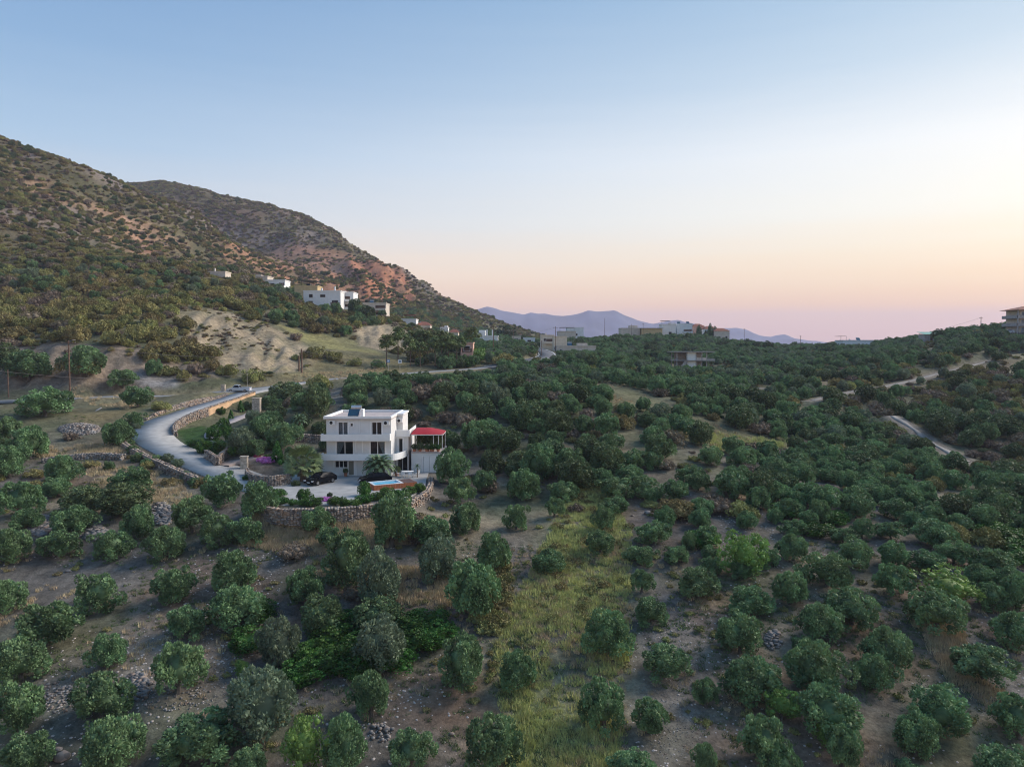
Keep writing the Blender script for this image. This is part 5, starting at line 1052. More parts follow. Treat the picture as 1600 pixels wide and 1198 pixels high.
# annex with red canopy
ax0 = float(P(641,700,104)[0]-X0); ax1 = float(P(691,700,104)[0]-X0); ya = 3.0
dr = (float(P(661,700,104)[0]-X0), float(P(680,700,104)[0]-X0), .05, 2.3)
wall_open(ax0+.15, ax1, -.8, 2.75, ya, .25, [dr], 'annex_wall', HW, house_); MB().box(ax1-.25, ax1, ya+.253, 10, -.8, 2.75).build('annex_wall', HW, house_)
at_ = MB().box(ax0+.15, ax1+.1, ya-.1, 10, 2.753, 2.9).build('annex_terrace', FLOORT, house_)
gd = MB().box(dr[0]-.1, dr[0], ya-.04, ya+.05, 0, 2.4).box(dr[1], dr[1]+.1, ya-.04, ya+.05, 0, 2.4).box(dr[0], dr[1], ya-.04, ya+.05, 2.3, 2.4).build('garage_door', HT, house_)
for k in range(2): a = dr[0]+(dr[1]-dr[0])*k/2; MB().box(a+.02, a+(dr[1]-dr[0])/2-.02, ya+.08, ya+.12, .06, 2.28).box(a+.15, a+(dr[1]-dr[0])/2-.15, ya+.06, ya+.079, 1.3, 2.1).build('door_leaf', HT, gd)
REDC = mat('red_canopy_cloth', (.34,.010,.018), .65, .04, 2)
can = empty('red_canopy', (X0+(ax0+ax1)/2, HD+5.5, BZ+2.9), 0, 'red fabric canopy on slim white posts over the terrace right of the white house', 'canopy'); cw = (ax1-ax0)/2
for x in (-cw+.2, cw*.42, cw-.6, cw-.05):
    for y in (-2.3, 2.4): MB().box(x, x+.07, y, y+.07, 0, 2.35).build('post', HT, can)
MB().box(-cw+.15, cw+.1, -2.36, -2.26, 2.35, 2.5).box(-cw+.15, cw+.1, 2.36, 2.46, 2.35, 2.5).box(-cw+.15,-cw+.25,-2.25,2.35,2.35,2.5).box(cw,cw+.1,-2.25,2.35,2.35,2.5).build('frame', HT, can)
MB().box(-cw+.3, cw-.1, 2.25, 2.32, 0, 2.3).build('back_screen', SHUT, can)  # dark sheet added to block light and darken the space under the canopy
v = []; nu, nv = 14, 10
for i in range(nu+1):
    for j in range(nv+1):
        u, w = i/nu, j/nv; arch = math.sin(math.pi*(.12+.55*w))-.37; rt = 1-max(0, (u-.5)/.5)**1.15; lf = min(1, u/.12+.55); v.append((-cw+.1+(2*cw+.05)*u, -2.42+4.9*w, 2.5+.9*arch*rt*lf))
MB().add(v, [(i*(nv+1)+j, (i+1)*(nv+1)+j, (i+1)*(nv+1)+j+1, i*(nv+1)+j+1) for i in range(nu) for j in range(nv)]).build('cloth', REDC, can, smooth=True)
def pot(x, y, z, r, h, label, plant=None, ps=.4, m=TERRA, square=False):
    t = empty('potted_plant', (x, y, z), random.uniform(0,6), label, 'potted plant', 'pots around the white house')
    if square: MB().box(-r, r, -r*.6, r*.6, 0, h).build('pot', m, t)
    else: MB().lathe([(r*.7,0),(r,h*.9),(r*1.08,h*.92),(r*1.08,h),(r*.9,h),(r*.85,h*.9),(0,h*.9)], k=12).build('pot', m, t)
    if plant: c = link('foliage', plant, t); c.location = (0,0,h*.8); c.scale = (ps, ps, ps*1.1)
PLB = ['first terracotta pot from the left under the red canopy','second pot under the red canopy, with tall foliage','third pot under the red canopy, low pink planter','fourth pot under the red canopy, long pink planter','rightmost terracotta pot under the red canopy']
for k, u in enumerate((.06,.26,.52,.68,.9)): pot(X0+ax0+.3+(ax1-ax0-.5)*u, HD+ya+.25, BZ+2.9, .26, .36, PLB[k], (DM+FM)[k % 5], .42+.1*(k % 2), TERRA, k in (2, 3))
for k, (u, dy, s) in enumerate([(.2,4.2,.8),(.5,4.4,.95),(.82,4.0,.75)]): pot(X0+ax0+.3+(ax1-ax0-.5)*u, HD+ya+dy, BZ+2.9, .25, .4, ['tall leafy pot plant at the back of the canopy terrace, left one','tall leafy pot plant at the back of the canopy terrace, middle one','tall leafy pot plant at the back of the canopy terrace, right one'][k], DM[k], s)  # plants added at the rear so the canopy interior looks dark
tb = empty('terrace_table', (X0+ax0+2.0, HD+5.4, BZ+2.9), 0, 'table laid in the shade of the red canopy', 'table'); MB().box(-.7,.7,-.4,.4,.70,.75).build('tabletop', HT, tb); [MB().box(x,x+.05,y,y+.05,0,.70).build('leg', HT, tb) for x in (-.65,.6) for y in (-.35,.3)]
gw = lambda px, py: PW(px, py, TERR_Z)
p_ = gw(620,744); pot(p_[0], p_[1], BZ, .3, .5, 'large terracotta pot with a brownish plant by the house corner', DM[0], .5); p_ = gw(540,745); pot(p_[0], p_[1], BZ, .22, .6, 'brown pot with dark leaves beside the front door', DM[1], .35)
def table_set():
    p = gw(637,745); t = empty('garden_table', (p[0], p[1], BZ), .2, 'white garden table in front of the annex', 'table'); MB().box(-.8,.8,-.45,.45,.70,.75).build('tabletop', HT, t); [MB().box(x,x+.06,y,y+.06,0,.70).build('leg', HT, t) for x in (-.75,.69) for y in (-.4,.34)]
    for k, (dx, dy, rz, lb) in enumerate([(-.5,-.85,0,'white garden chair in front of the table, left one'),(.45,-.85,.2,'white garden chair in front of the table, right one'),(-1.25,.1,-1.5,'white garden chair at the left end of the table'),(1.3,.1,1.5,'white garden chair at the right end of the table')]):
        c = empty('garden_chair', (p[0]+dx, p[1]+dy, BZ), rz, lb, 'chair', 'white garden chairs'); MB().box(-.24,.24,-.22,.22,.42,.46).build('seat', HT, c); MB().box(-.24,.24,-.26,-.22,.47,.88).build('backrest', HT, c); [MB().box(x,x+.04,y,y+.04,0,.42).build('leg', HT, c) for x in (-.23,.19) for y in (-.21,.17)]
table_set()
# pool
def pool():
    a, b = gw(584,767), gw(651,761); L = math.hypot(b[0]-a[0], b[1]-a[1]); an = math.atan2(b[1]-a[1], b[0]-a[0]); W_ = 2.7
    DECK = mat('orange_wood_cladding', (.42,.14,.06), .6, .12, 3); TOPW = mat('dark_deck_wood', (.12,.07,.06), .6, .1, 4); WAT = mat('pool_water', (.06,.42,.62), .05, .06, 1.5, spec=.6); SH = mat('pool_shell', (.75,.78,.8), .3, .02)
    t = empty('plunge_pool', (a[0], a[1], BZ), an, 'small turquoise plunge pool set in a raised orange wooden deck', 'pool'); h = .62; x1 = L*.66
    m = MB(); n = 26
    for i in range(n): m.box(L*i/n, L*(i+1)/n-.02, -.03, 0, .0, h)
    for i in range(12): m.box(-.03, 0, W_*i/12, W_*(i+1)/12-.02, 0, h); m.box(L, L+.03, W_*i/12, W_*(i+1)/12-.02, 0, h)
    m.build('side_board', DECK, t, 'stuff'); m = MB()
    for i in range(14): m.box(x1+.18+(L-x1-.18)*i/14, x1+.18+(L-x1-.18)*(i+1)/14-.015, 0.003, W_-.003, h-.04, h+.01)
    m.build('deck_board', TOPW, t, 'stuff')
    MB().box(.05, x1+.17, .02, .25, 0, h+.05).box(.05, x1+.17, W_-.25, W_-.02, 0, h+.05).box(.05,.28,.253,W_-.253,0,h+.05).box(x1-.06,x1+.17,.253,W_-.253,0,h+.05).build('rim', SH, t); MB().box(.28, x1-.06, .25, W_-.25, .05, h-.12).build('water', WAT, t)
    for i in range(2): MB().box(x1-.5-.25*i, x1-.07, .26, .9, h-.12, h-.02-.04*i).build('step', SH, t)
pool()

# ------------------------------------------------------------------ vehicles
CARB = mat('black_car_paint', (.008,.009,.011), .18, .05, spec=.1); CARW = mat('white_car_paint', (.55,.58,.62), .3, .03); TYRE = mat('tyre_rubber', (.02,.02,.02), .9, .1); LAMP = mat('headlamp', (.5,.52,.55), .15, .02); PLATE = mat('number_plate', (.7,.7,.7), .5, .02); RIM = mat('alloy_rim', (.3,.3,.31), .35, .05, metal=.7)
def car(loc, heading, paint, label, kind='hatch', scale=1.0):
    """nose along local +x"""
    t = empty('parked_car' if kind != 'pickup' else 'pickup_truck', loc, heading, label, 'car' if kind != 'pickup' else 'pickup truck'); t.scale = (scale,)*3
    L, Wd = (4.2, 1.76) if kind != 'pickup' else (5.1, 1.75); hw = Wd/2
    if kind == 'pickup': low = [(-L/2,.45),(-L/2,.98),(-.35,.98),(-.3,.95),(1.1,.95),(1.35,.93),(2.4,.82),(2.55,.6),(2.5,.35),(-L/2,.35)]; cab = [(-.35,.98),(-.15,1.62),(.75,1.64),(1.35,.98)]
    else: low = [(-L/2,.4),(-L/2+.02,.85),(-L/2+.25,.98),(1.0,.95),(1.75,.80),(L/2-.03,.62),(L/2,.3),(-L/2+.1,.28)]; cab = [(-L/2+.2,.97),(-L/2+.75,1.36),(-.7,1.46),(.15,1.42),(1.05,.95)]
    def ext(poly, w0, w1, cx=0):
        n = len(poly); zs = [p[1] for p in poly]; z0, z1 = min(zs), max(zs); v = []
        for s in (-1, 1):
            for x, z in poly: f = (z-z0)/(z1-z0+1e-6); v.append((x, s*(w0+(w1-w0)*f), z))
        return v, [tuple(range(n)), tuple(range(n, 2*n))[::-1]] + [(i, n+i, n+(i+1)%n, (i+1)%n) for i in range(n)]
    v, f = ext(low, hw*.97, hw); MB().add(v, f).build('body', paint, t); v, f = ext(cab, hw*.95, hw*.74); MB().add(v, f).build('cabin', paint, t)
    n = len(cab); w0, w1 = hw*.95, hw*.74; z0, z1 = min(p[1] for p in cab), max(p[1] for p in cab); G = mat('car_glass', (.01,.012,.016), .12, .05, spec=.08)
    cc = np.mean(cab, axis=0); inn = [(cc[0]+(x-cc[0])*.86, cc[1]+(z-cc[1])*.72) for x, z in cab]
    for s in (-1, 1):
        v = [(x, s*(w0+(w1-w0)*(z-z0)/(z1-z0)+.012), z) for x, z in inn]; MB().add(v, [tuple(range(n)) if s < 0 else tuple(range(n))[::-1]]).build('side_window', G, t)
    a, b = cab[-1], cab[-2]
    for (a, b, nm) in ((cab[-1], cab[-2], 'windscreen'), (cab[0], cab[1], 'rear_window')):
        dx, dz = b[0]-a[0], b[1]-a[1]; nx, nz = (dz, -dx) if nm == 'windscreen' else (-dz, dx); k = math.hypot(nx, nz); nx, nz = nx/k*.015, nz/k*.015
        q = lambda t_, s: (a[0]+dx*t_+nx, s*(w0+(w1-w0)*((a[1]+dz*t_)-z0)/(z1-z0))*.9, a[1]+dz*t_+nz); MB().add([q(.1,-1), q(.1,1), q(.9,1), q(.9,-1)], [(0,1,2,3)]).build(nm, G, t)
    if kind == 'pickup':
        MB().box(-L/2+.12, -.5, -hw+.12, hw-.12, .983, 1.0).build('load_bed', BLACK, t); MB().box(-L/2+.05,-.4,-hw+.0,-hw+.1,1.0,1.12).box(-L/2+.05,-.4,hw-.1,hw,1.0,1.12).build('bed_side', paint, t)
    for wx in (-1.3, 1.3) if kind != 'pickup' else (-1.55, 1.55):
        for s in (-1, 1):
            w = MB().tube([(wx, s*(hw-.2), .32), (wx, s*(hw+.015), .32)], .32, 16).build('wheel', TYRE, t); MB().tube([(wx, s*(hw+.016), .32), (wx, s*(hw+.03), .32)], .2, 12).build('rim', RIM, w)
    for s in (-1, 1): MB().box(L/2-.12, L/2+.012, s*hw*.78-.17, s*hw*.78+.17, .55, .69).build('headlight', LAMP, t); MB().box(-L/2-.012, -L/2+.05, s*hw*.8-.12, s*hw*.8+.12, .65, .82).build('tail_light', mat('tail_lamp', (.3,.01,.01), .3, .05), t); MB().box(.85,1.0,s*(hw+.0)-.06,s*(hw+.12)+.06,.95,1.08).build('mirror', paint, t)
    MB().box(L/2+.002, L/2+.02, -.26, .26, .38, .49).build('number_plate', PLATE, t); return t
q = gw(499,757); car((q[0], q[1]+.6, BZ), math.atan2(-.84,-.52), CARB, 'black hatchback parked on the yard beside the fan palm')
q = gw(583,758); car((q[0], q[1]+1.2, BZ), math.atan2(-.35,-.92), CARB, 'black car half hidden by the bush beside the plunge pool')
q = P(372,607,163); car((q[0], 163.5, float(H(q[0],163.5))+.05), math.pi+.06, CARW, 'white pickup truck at the top of the driveway beside the gate pillar', 'pickup')
q = P(1575,520,276); car((q[0], 276, float(H(q[0],276))), 2.6, CARW, 'white car parked beside the tall house at the far right')
def pillar(px, py, top, w, label, m=None):
    p = hit(px, py); o = MB().box(-w, w, -w, w, -.6, top).build('gate_pillar', STONE if m is None else m, None); o.location = p; tag(o, label, 'gate pillar', 'stone gate pillars')
def pillar2(px, py, D, top, w, label):
    p = P(px, py, D); t = empty('gate_pillar', (p[0], D, float(H(p[0], D))), .1, label, 'gate pillar', 'stone gate pillars'); MB().box(-w, w, -w, w, -.6, top).build('shaft', mat('warm_stone', (.42,.36,.29), .9, .2, 2.5), t); MB().box(-w-.08, w+.08, -w-.08, w+.08, top, top+.14).build('cap', mat('warm_stone', (.42,.36,.29)), t)
pillar2(401,620,150,2.6,.75,'tall square stone pillar right of the driveway gate'); pillar2(349,612,162,1.5,.4,'small stone pillar left of the driveway gate'); pillar2(382,738,103,1.6,.45,'stone pillar at the end of the planter wall')

# ------------------------------------------------------------------ palms and garden plants
FROND = mat('date_palm_leaf', (.10,.16,.08), .6, .18, 2); FAN = mat('fan_palm_leaf', (.19,.25,.11), .65, .2, 2); DEADF = mat('dead_palm_leaf', (.26,.20,.12), .85, .15, 3); PTR = mat('palm_trunk', (.17,.12,.085), .95, .25, 5, bump=.6)
def pinnate(L, droop, seed, n=26, w=.34):
    g = random.Random(seed); b = MB(); sp = [Vector((L*t*math.cos(.9*droop*t), 0, L*(.75*t-droop*t*t*.95))) for t in np.linspace(0, 1, 9)]; b.tube(sp, [.03*(1-.8*i/8) for i in range(9)], 4)
    for i in range(n):
        t = .12+.86*i/n; k = min(7, int(t*8)); p = sp[k].lerp(sp[k+1], t*8-k); d_ = (sp[k+1]-sp[k]).normalized(); l = w*L*.5*math.sin(math.pi*min(1, t*.85+.12))**.6
        for s in (-1, 1): e = p + d_*l*.8 + Vector((0, s*l*.9, -l*.25+g.uniform(-.05,.05))); b.add([p-d_*.06, p+d_*.06, e], [(0,1,2)])
    me = bpy.data.meshes.new('frond'); me.from_pydata(b.v, [], b.f); me.materials.append(FROND); me.update(); return me
def fanleaf(R_, seed, m):
    g = random.Random(seed); b = MB(); stalk = [Vector((0,0,0)), Vector((R_*.5,0,R_*.2)), Vector((R_*.95,0,R_*.2))]; b.tube(stalk, .018, 4); c = stalk[-1]
    for i in range(18):
        a = -1.9+3.8*i/17; l = R_*.62*(1-.18*abs(a)/1.9)*g.uniform(.9,1.1); d_ = Vector((math.cos(a), math.sin(a), -.25+g.uniform(-.08,.08))); sd = Vector((-math.sin(a), math.cos(a), 0)); b.add([c, c+d_*l*.6-sd*.045*R_, c+d_*l, c+d_*l*.6+sd*.045*R_], [(0,1,2,3)])
    me = bpy.data.meshes.new('frond'); me.from_pydata(b.v, [], b.f); me.materials.append(m); me.update(); return me
def palm(p, trunk_h, meshes, n, label, tr=.25, name='palm_tree', el0=-.5, el1=1.35, dead=None, s=1.0, roll=.2):
    t = empty(name, p, random.uniform(0, 6), label, 'palm tree'); MB().tube([(0,0,-.3),(0,0,trunk_h*.5),(0,0,trunk_h)], [tr*1.2, tr, tr*.9], 10).build('trunk', PTR, t)
    for i in range(n):
        e = el0 + (el1-el0)*(i+.5)/n; a = i*2.39996; o = link('frond', meshes[i % len(meshes)], t); o.location = (math.cos(a)*tr*.4, math.sin(a)*tr*.4, trunk_h-.05+.2*(i/n)); o.rotation_euler = (random.uniform(-roll,roll), -e*.75, a); o.scale = (s,)*3
    if dead:
        for i in range(9): a = i*2.4+1; o = link('frond', dead, t); o.location = (0,0,trunk_h-.15); o.rotation_euler = (0, 1.15, a); o.scale = (s*.8,)*3
    return t
PN = [pinnate(2.7, .85, i) for i in range(3)]; FNM = [fanleaf(1.6, i, FAN) for i in range(3)]; FD = fanleaf(1.3, 9, DEADF)
q = gw(592,751); palm((q[0], q[1], BZ), 1.5, PN, 50, 'date palm with arching feathery fronds in front of the white house', .32, el0=-.35, s=1.1)
q = gw(474,752); palm((q[0], q[1], BZ-.1), 2.3, FNM, 70, 'large fan palm with a full round head beside the black car', .4, el0=-1.0, el1=1.9, dead=FD, s=1.08, roll=1.0)
q = hit(468,684); palm((q[0], q[1], q[2]), 2.6, PN, 34, 'taller palm with drooping fronds behind the garden', .22, s=.62, el0=-.6)
q = gw(652,746); palm((q[0], q[1], BZ), 1.3, PN, 16, 'small slender palm in front of the garage door', .07, s=.26)
GC = [('conifer', 433,706,28,34,'C','clipped dark green conifer cone on the stone planter'),('clipped_tree', 361,648,13,22,'C','oval clipped tree below the gate pillar, left one'),('clipped_tree', 376,634,14,18,'C','oval clipped tree below the gate pillar, right one'),('bush', 350,662,24,34,'F','bright green upright bush in the upper garden'),('bush', 334,672,26,26,'F','dark green bush beside the garden path'),('bush', 318,694,26,26,'F','rounded garden bush at the tip of the lawn'),('bush', 342,693,24,20,'F','low bright bush behind the lawn corner walls'),
 ('garden_tree', 378,682,44,46,'S','loose grey-green tree in the middle of the garden'),('garden_tree', 410,664,52,42,'O','grey-green tree in the garden behind the planter'),('garden_tree', 440,676,50,44,'O','feathery green tree above the planter'),('garden_tree', 400,695,40,34,'O','lower grey-green tree above the paved ramp'),('garden_tree', 447,612,58,40,'D','big dark evergreen behind the gate pillar'),('garden_tree', 492,622,44,56,'D','tall dark evergreen left of the bare dirt strip'),('garden_tree', 470,655,30,30,'D','dark shrub between the palms'),('bush', 420,626,30,26,'O','green bush next to the stone wall stub'),
 ('bush', 536,782,16,28,'F','upright green bush on the yard edge'),('bush', 570,760,22,44,'F','leafy shrub in front of the second black car'),('bush', 475,770,24,24,'F','small round-headed tree on the yard edge'),('bush', 553,785,28,20,'F','low green bush right of the upright one'),('bush', 655,760,20,20,'F','green shrub between the deck and the stone wall'),('bush', 508,692,22,22,'D','dark bush against the left wall of the house'),('bush', 462,755,16,12,'D','dark undergrowth below the fan palm'),('bush', 515,772,10,8,'D','tiny round shrub at the yard edge'),('bush', 452,706,18,24,'O','green bush above the planter beside the palm'),('bush',384,745,12,10,'F','small bush at the foot of the planter'),
 ('bush',346,640,14,14,'F','small bush against the foot of the orange plaster wall'),('bush',362,676,26,26,'F','bright green bush left of the loose grey-green tree'),('bush',388,700,26,22,'D','dark shrub under the lower grey-green tree'),('bush',424,690,26,24,'F','green shrub between the garden trees and the planter'),('bush',396,648,26,22,'S','silvery shrub in the upper garden'),('bush',386,632,16,14,'D','dark creeper at the foot of the gate pillar'),('bush',432,642,34,26,'D','dark shrub right of the upper garden'),('bush',300,690,16,10,'F','low plants on the lawn near the curved parapet'),('bush',365,702,20,18,'F','green shrub behind the right corner wall'),('bush',420,712,16,10,'F','dark green cushion plant among the planter flowers'),('bush',500,668,30,26,'D','dark shrub behind the left side of the white house'),('bush',462,672,30,30,'O','grey-green tree behind the taller palm'),('garden_tree',425,652,40,34,'O','grey-green tree below the stone wall stub')]
def make_mesh_cone():
    def shp(C, lr, g):
        n = len(C); z = g.random(n)**.8; a = g.uniform(0, 6.28, n); r = (1-z)*.62+.05; return np.stack([np.cos(a)*r, np.sin(a)*r, z*1.9-.9], 1), np.full(n, .3)*(1.15-z*.6)
    return fmesh('cone_crown', FRESH, seed=91, lobes=60, leaves=3000, shape=shp, leaf=.05, core=.9, zc=1.0)
CN = make_mesh_cone()
for nm, cx, cy_, w_, h_, k, lb in GC:
    p, a, b = solve_tree(cx, cy_, w_, h_, .9, .85) 
    ms = {'C': [CN], 'F': FM, 'S': OS, 'O': OM, 'D': DM}[k]; t = empty(nm, p, cx, lb, 'tree' if 'tree' in nm or nm == 'conifer' else 'bush'); c = link('crown', ms[cx % len(ms)], t); c.scale = (a, a, b*1.05); 
    if k in 'SO': kx = link('trunk', TM[cx % 3], t); kx.scale = (b, b, b)
# low hedge along the yard wall, flowers
def flower(px, py, w, h, m, label, seed, name='flower_bed', sc=.35):
    p = hit(px, py); wx = w/FPX*p[1]*.5; me = fmesh('blossom', m, seed=seed, lobes=16, rz=.35, zc=.12, lobe_r=.3, leaves=1800, leaf=.05, elong=1.3, bottom=-.1); o = link(name, me); o.location = p; o.scale = (wx, wx*sc*2, h/FPX*p[1]*.9); tag(o, label, 'flowers')
PINKF = mat('magenta_blossom', (.55,.20,.50), .7, .15, 3); ROSE = mat('rose_blossom', (.45,.05,.13), .7, .15, 3)
flower(416,722,34,14,PINKF,'pink and magenta flowers spilling over the stone planter',95); flower(401,716,12,10,ROSE,'dark rose flowering bush at the left end of the planter',96); flower(507,782,40,9,PINKF,'low strip of pink flowers along the yard edge',97)
hedge = [(412,782),(435,776),(540,790),(604,773),(640,772),(655,768),(425,784),(442,787),(458,789),(474,790),(490,790),(523,788),(570,785),(588,782),(606,779),(622,777)]
for i, (px, py) in enumerate(hedge):
    p = gw(px, py); t = link('low_shrub', FM[i % 2]); t.location = (p[0], p[1], TERR_Z); s = random.uniform(.55,.85); t.scale = (s*1.2, s, s*.75); t.rotation_euler[2] = i
    tag(t, f'low green shrub in the planting strip behind the retaining wall, {ORD(i)} from the left', 'shrub', 'planting strip shrubs')
for i, (px, py) in enumerate([(278,722),(262,714),(246,716),(230,722),(218,712),(208,700),(204,688),(200,676),(212,664),(290,742),(305,752)]):
    p = hit(px, py+6); t = link('roadside_bush', (OS + OM)[i % 8]); r = random.uniform(.6,1.0) if i not in (0,9,10) else .85; t.location = (p[0], p[1], p[2]-.3); t.scale = (r, r, r*.9); t.rotation_euler[2] = i
    tag(t, f'grey-green bush on the outer edge of the driveway bend, {ORD(i)} counting up the drive', 'bush', 'bushes along the driveway edge')
THICK = [(585,1010),(640,985),(660,1010),(545,1030),(510,1045),(480,1035),(520,1005),(560,1050),(680,1000),(610,1040),(540,985),(400,965),(390,1010),(665,980),(470,1060)]
for i, (px, py) in enumerate(THICK):
    p = hit(px, py); t = link('thicket_shrub', FM[i % 2]); r = 1.7; t.location = (p[0], p[1], p[2]-.2); t.scale = (r*1.15, r, r*.62); t.rotation_euler[2] = i*1.7; tag(t, f'bright green leafy shrub in the thicket round the silvery olive, {ORD(i)} of its patch', 'shrub', 'bright green thicket')
for i, (px, py) in enumerate([(1550,835),(1575,845),(1590,862),(1530,825),(1570,828),(1600,880),(1595,845),(1300,815),(1225,805),(1275,835),(1095,850)]):
    p = hit(px, py); t = link('thicket_shrub', FM[i % 2]); t.location = (p[0], p[1], p[2]-.2); t.scale = (2.0, 1.8, .95); t.rotation_euler[2] = i*1.7; tag(t, f'dark green spreading shrub among the right-hand olives, {ORD(i)} of its kind', 'shrub', 'spreading shrubs on the right')

# ------------------------------------------------------------------ pines and village trees
def pine_mesh(seed):
    def shp(C, lr, g):
        n = len(C); a = g.uniform(0, 6.28, n); z = g.uniform(-.5, 1, n); r = np.sqrt(g.random(n))*(.95-.45*np.maximum(z, 0)); return np.stack([np.cos(a)*r, np.sin(a)*r, z*.75], 1), g.uniform(.2,.38,n)
    return fmesh('pine_crown', PINE, seed=seed, lobes=46, leaves=3600, shape=shp, leaf=.06, elong=4, core=.6, zc=0)
PM = [pine_mesh(100+i) for i in range(3)]
def pine(px, pyb, D, hgt, w, label, mesh=None, tr=.45):
    x = P(px, pyb, D)[0]; z = float(H(x, D)); t = empty('pine_tree', (x, D, z), px, label, 'pine tree', 'pines along the lane'); c = link('crown', mesh or PM[px % 3], t); cr = hgt*(1-tr)/2; c.location = (0,0,hgt-cr*.85); c.scale = (w, w, cr*1.15)
    MB().tube([(0,0,-.4),(.1,0,hgt*.4),(0,.1,hgt*.8)], [.17,.13,.06], 7).build('trunk', PBARK, t)
for i, (px, pyb, D, hg, w) in enumerate(sorted([(604,588,206,8.2,2.7),(641,584,208,7.4,2.2),(657,583,209,7.2,2.1),(680,582,212,8.0,2.8),(698,581,214,8.6,3.0),(714,580,216,9.0,2.8),(736,578,240,8.5,3.0),(622,587,218,8.8,3.0),(669,584,222,9.2,3.2),(690,583,226,9.0,3.1),(648,585,224,8.6,2.8)])): pine(px, pyb, D, hg, w, f'bare-stemmed pine beside the lane, {ORD(i)} from the left in the row')
def vtree(px, py, w, h, meshes, label, cat='tree', name='village_tree'):
    p, a, b = solve_tree(px, py, w, h); t = empty(name, p, px, label, cat, 'trees round the village'); c = link('crown', meshes[px % len(meshes)], t); c.scale = (a, a, b*1.05); k = link('trunk', TM[px % 3], t); k.scale = (b, b, b)
vtree(748,556,34,17,YM,'bright lime-green tree beside the pink house'); vtree(791,524,34,26,DM,'big round dark tree between the white houses and the road'); vtree(728,566,26,12,FM,'low green tree under the pink house'); vtree(790,556,40,28,[SM[0]],'olive-brown tree left of the asphalt road'); vtree(855,572,50,22,[BM[0]],'brown-green tree at the bend of the asphalt road')
vtree(553,478,22,34,DM,'tall dark conifer-like tree between the hillside houses'); vtree(572,488,30,26,DM,'dark tree in front of the beige hillside house'); vtree(350,640,10,10,FM,'tiny green tree at the drive top') if False else None
vtree(130,562,58,44,SM,'yellow-green round tree against the earth bank behind the power pole'); vtree(345,575,18,26,SM,'thin small tree before the pale bank, right one'); vtree(288,582,22,30,SM,'thin small tree before the pale bank, left one'); vtree(260,540,50,26,SM,'wide brown-green shrub on top of the earth bank, left part'); vtree(310,543,56,28,SM,'wide brown-green shrub on top of the earth bank, right part')
for i, (px, h_, D) in enumerate([(1092,7,432),(1104,5,432),(1110,8,430),(1117,7,433)]):
    x = P(px, 515, D)[0]; t = empty('cypress_tree', (x, D, float(H(x, D))), i, f'dark cypress on the village ridge, {ORD(i)} from the left', 'cypress', 'cypresses on the ridge'); c = link('crown', DM[i % 3], t); c.scale = (1.5, 1.5, h_*.72)

# ------------------------------------------------------------------ poles, wires, signs
tops = {}
def pole(px, pyt, D, label, arm=1.2, r=.13, pyb=None, key=None, lampn=False, m=None):
    a = P(px, pyt, D); g = float(H(a[0], D)); h = max(a[2]-g, 3); t = empty('power_pole', (a[0], D, g), .15, label, 'power pole', 'power poles'); MB().cyl(0, 0, -.5, h, r*1.15, r*.8, 8).build('pole', m or WOOD, t)
    if arm: 
        c = MB().box(-arm, arm, -.06, .06, h-.55, h-.43).build('crossarm', WOOD, t)
        for x in (-arm*.9, 0, arm*.9): MB().cyl(x, 0, h-.43, h-.25, .05, .04, 6).build('insulator', METAL, c)
    if lampn: l_ = MB().tube([(0,0,h-.2),(.9,-.1,h+.15)], .03, 5).box(.8, 1.3, -.2, 0, h+.1, h+.2).build('street_light', METAL, t)
    tops[key or label] = np.array([a[0], D, g+h-.3]); return t
pole(107,532,141,'tall wooden power pole with a crossarm left of the grey driveway',1.3,.15,key='A',lampn=True); pole(471,545,186,'slim wooden power pole above the gate, front one of two',.0,.22,key='B'); pole(467,556,189,'slim wooden power pole above the gate, shorter rear one',.0,.2,key='B2'); pole(12,577,152,'short dark post at the left edge beside the lane',.0,.12,key='Z'); pole(386,582,163,'thin white post behind the gate pillar',.0,.05,key='C',m=METAL)
pole(701,548,214,'wooden pole among the lane pines',.0,.1,key='D'); pole(771,508,244,'tall power pole beside the lime-green tree',1.0,.13,key='E'); pole(846,532,262,'power pole in front of the asphalt road',.0,.1,key='F'); pole(868,510,300,'power pole beside the cream house with balcony',1.0,.12,key='G'); pole(802,514,330,'thin pole behind the olive-brown tree',.8,.1,key='G2')
pole(945,497,420,'tall thin mast on the grove skyline',.0,.12,key='I'); pole(987,506,425,'thin pole left of the ochre ridge house',.0,.1,key='J'); pole(1005,505,424,'thin pole right of the ridge water tank',.6,.1,key='K'); pole(1163,513,400,'lone power pole right of the ridge houses',.5,.1,key='L'); pole(1251,524,385,'lone power pole on the low saddle',.6,.11,key='M'); pole(1533,495,292,'power pole on the right-hand skyline',.8,.13,key='N'); pole(1150,560,250,'thin pole among the olives right of the concrete frame',.0,.08,key='O')
CABLE = mat('cable', (.12,.11,.11), .7, .05)
def wire(a, b, sag, label, off=(0,0,0), r=.03):
    a = (tops[a] if isinstance(a, str) else np.array(a))+np.array(off); b = (tops[b] if isinstance(b, str) else np.array(b))+np.array(off); n = 24; pts = [Vector(a+(b-a)*i/n - np.array([0,0,sag*4*(i/n)*(1-i/n)])) for i in range(n+1)]
    o = MB().tube(pts, r, 4).build('overhead_wire', CABLE); tag(o, label, 'wire', 'overhead wires')
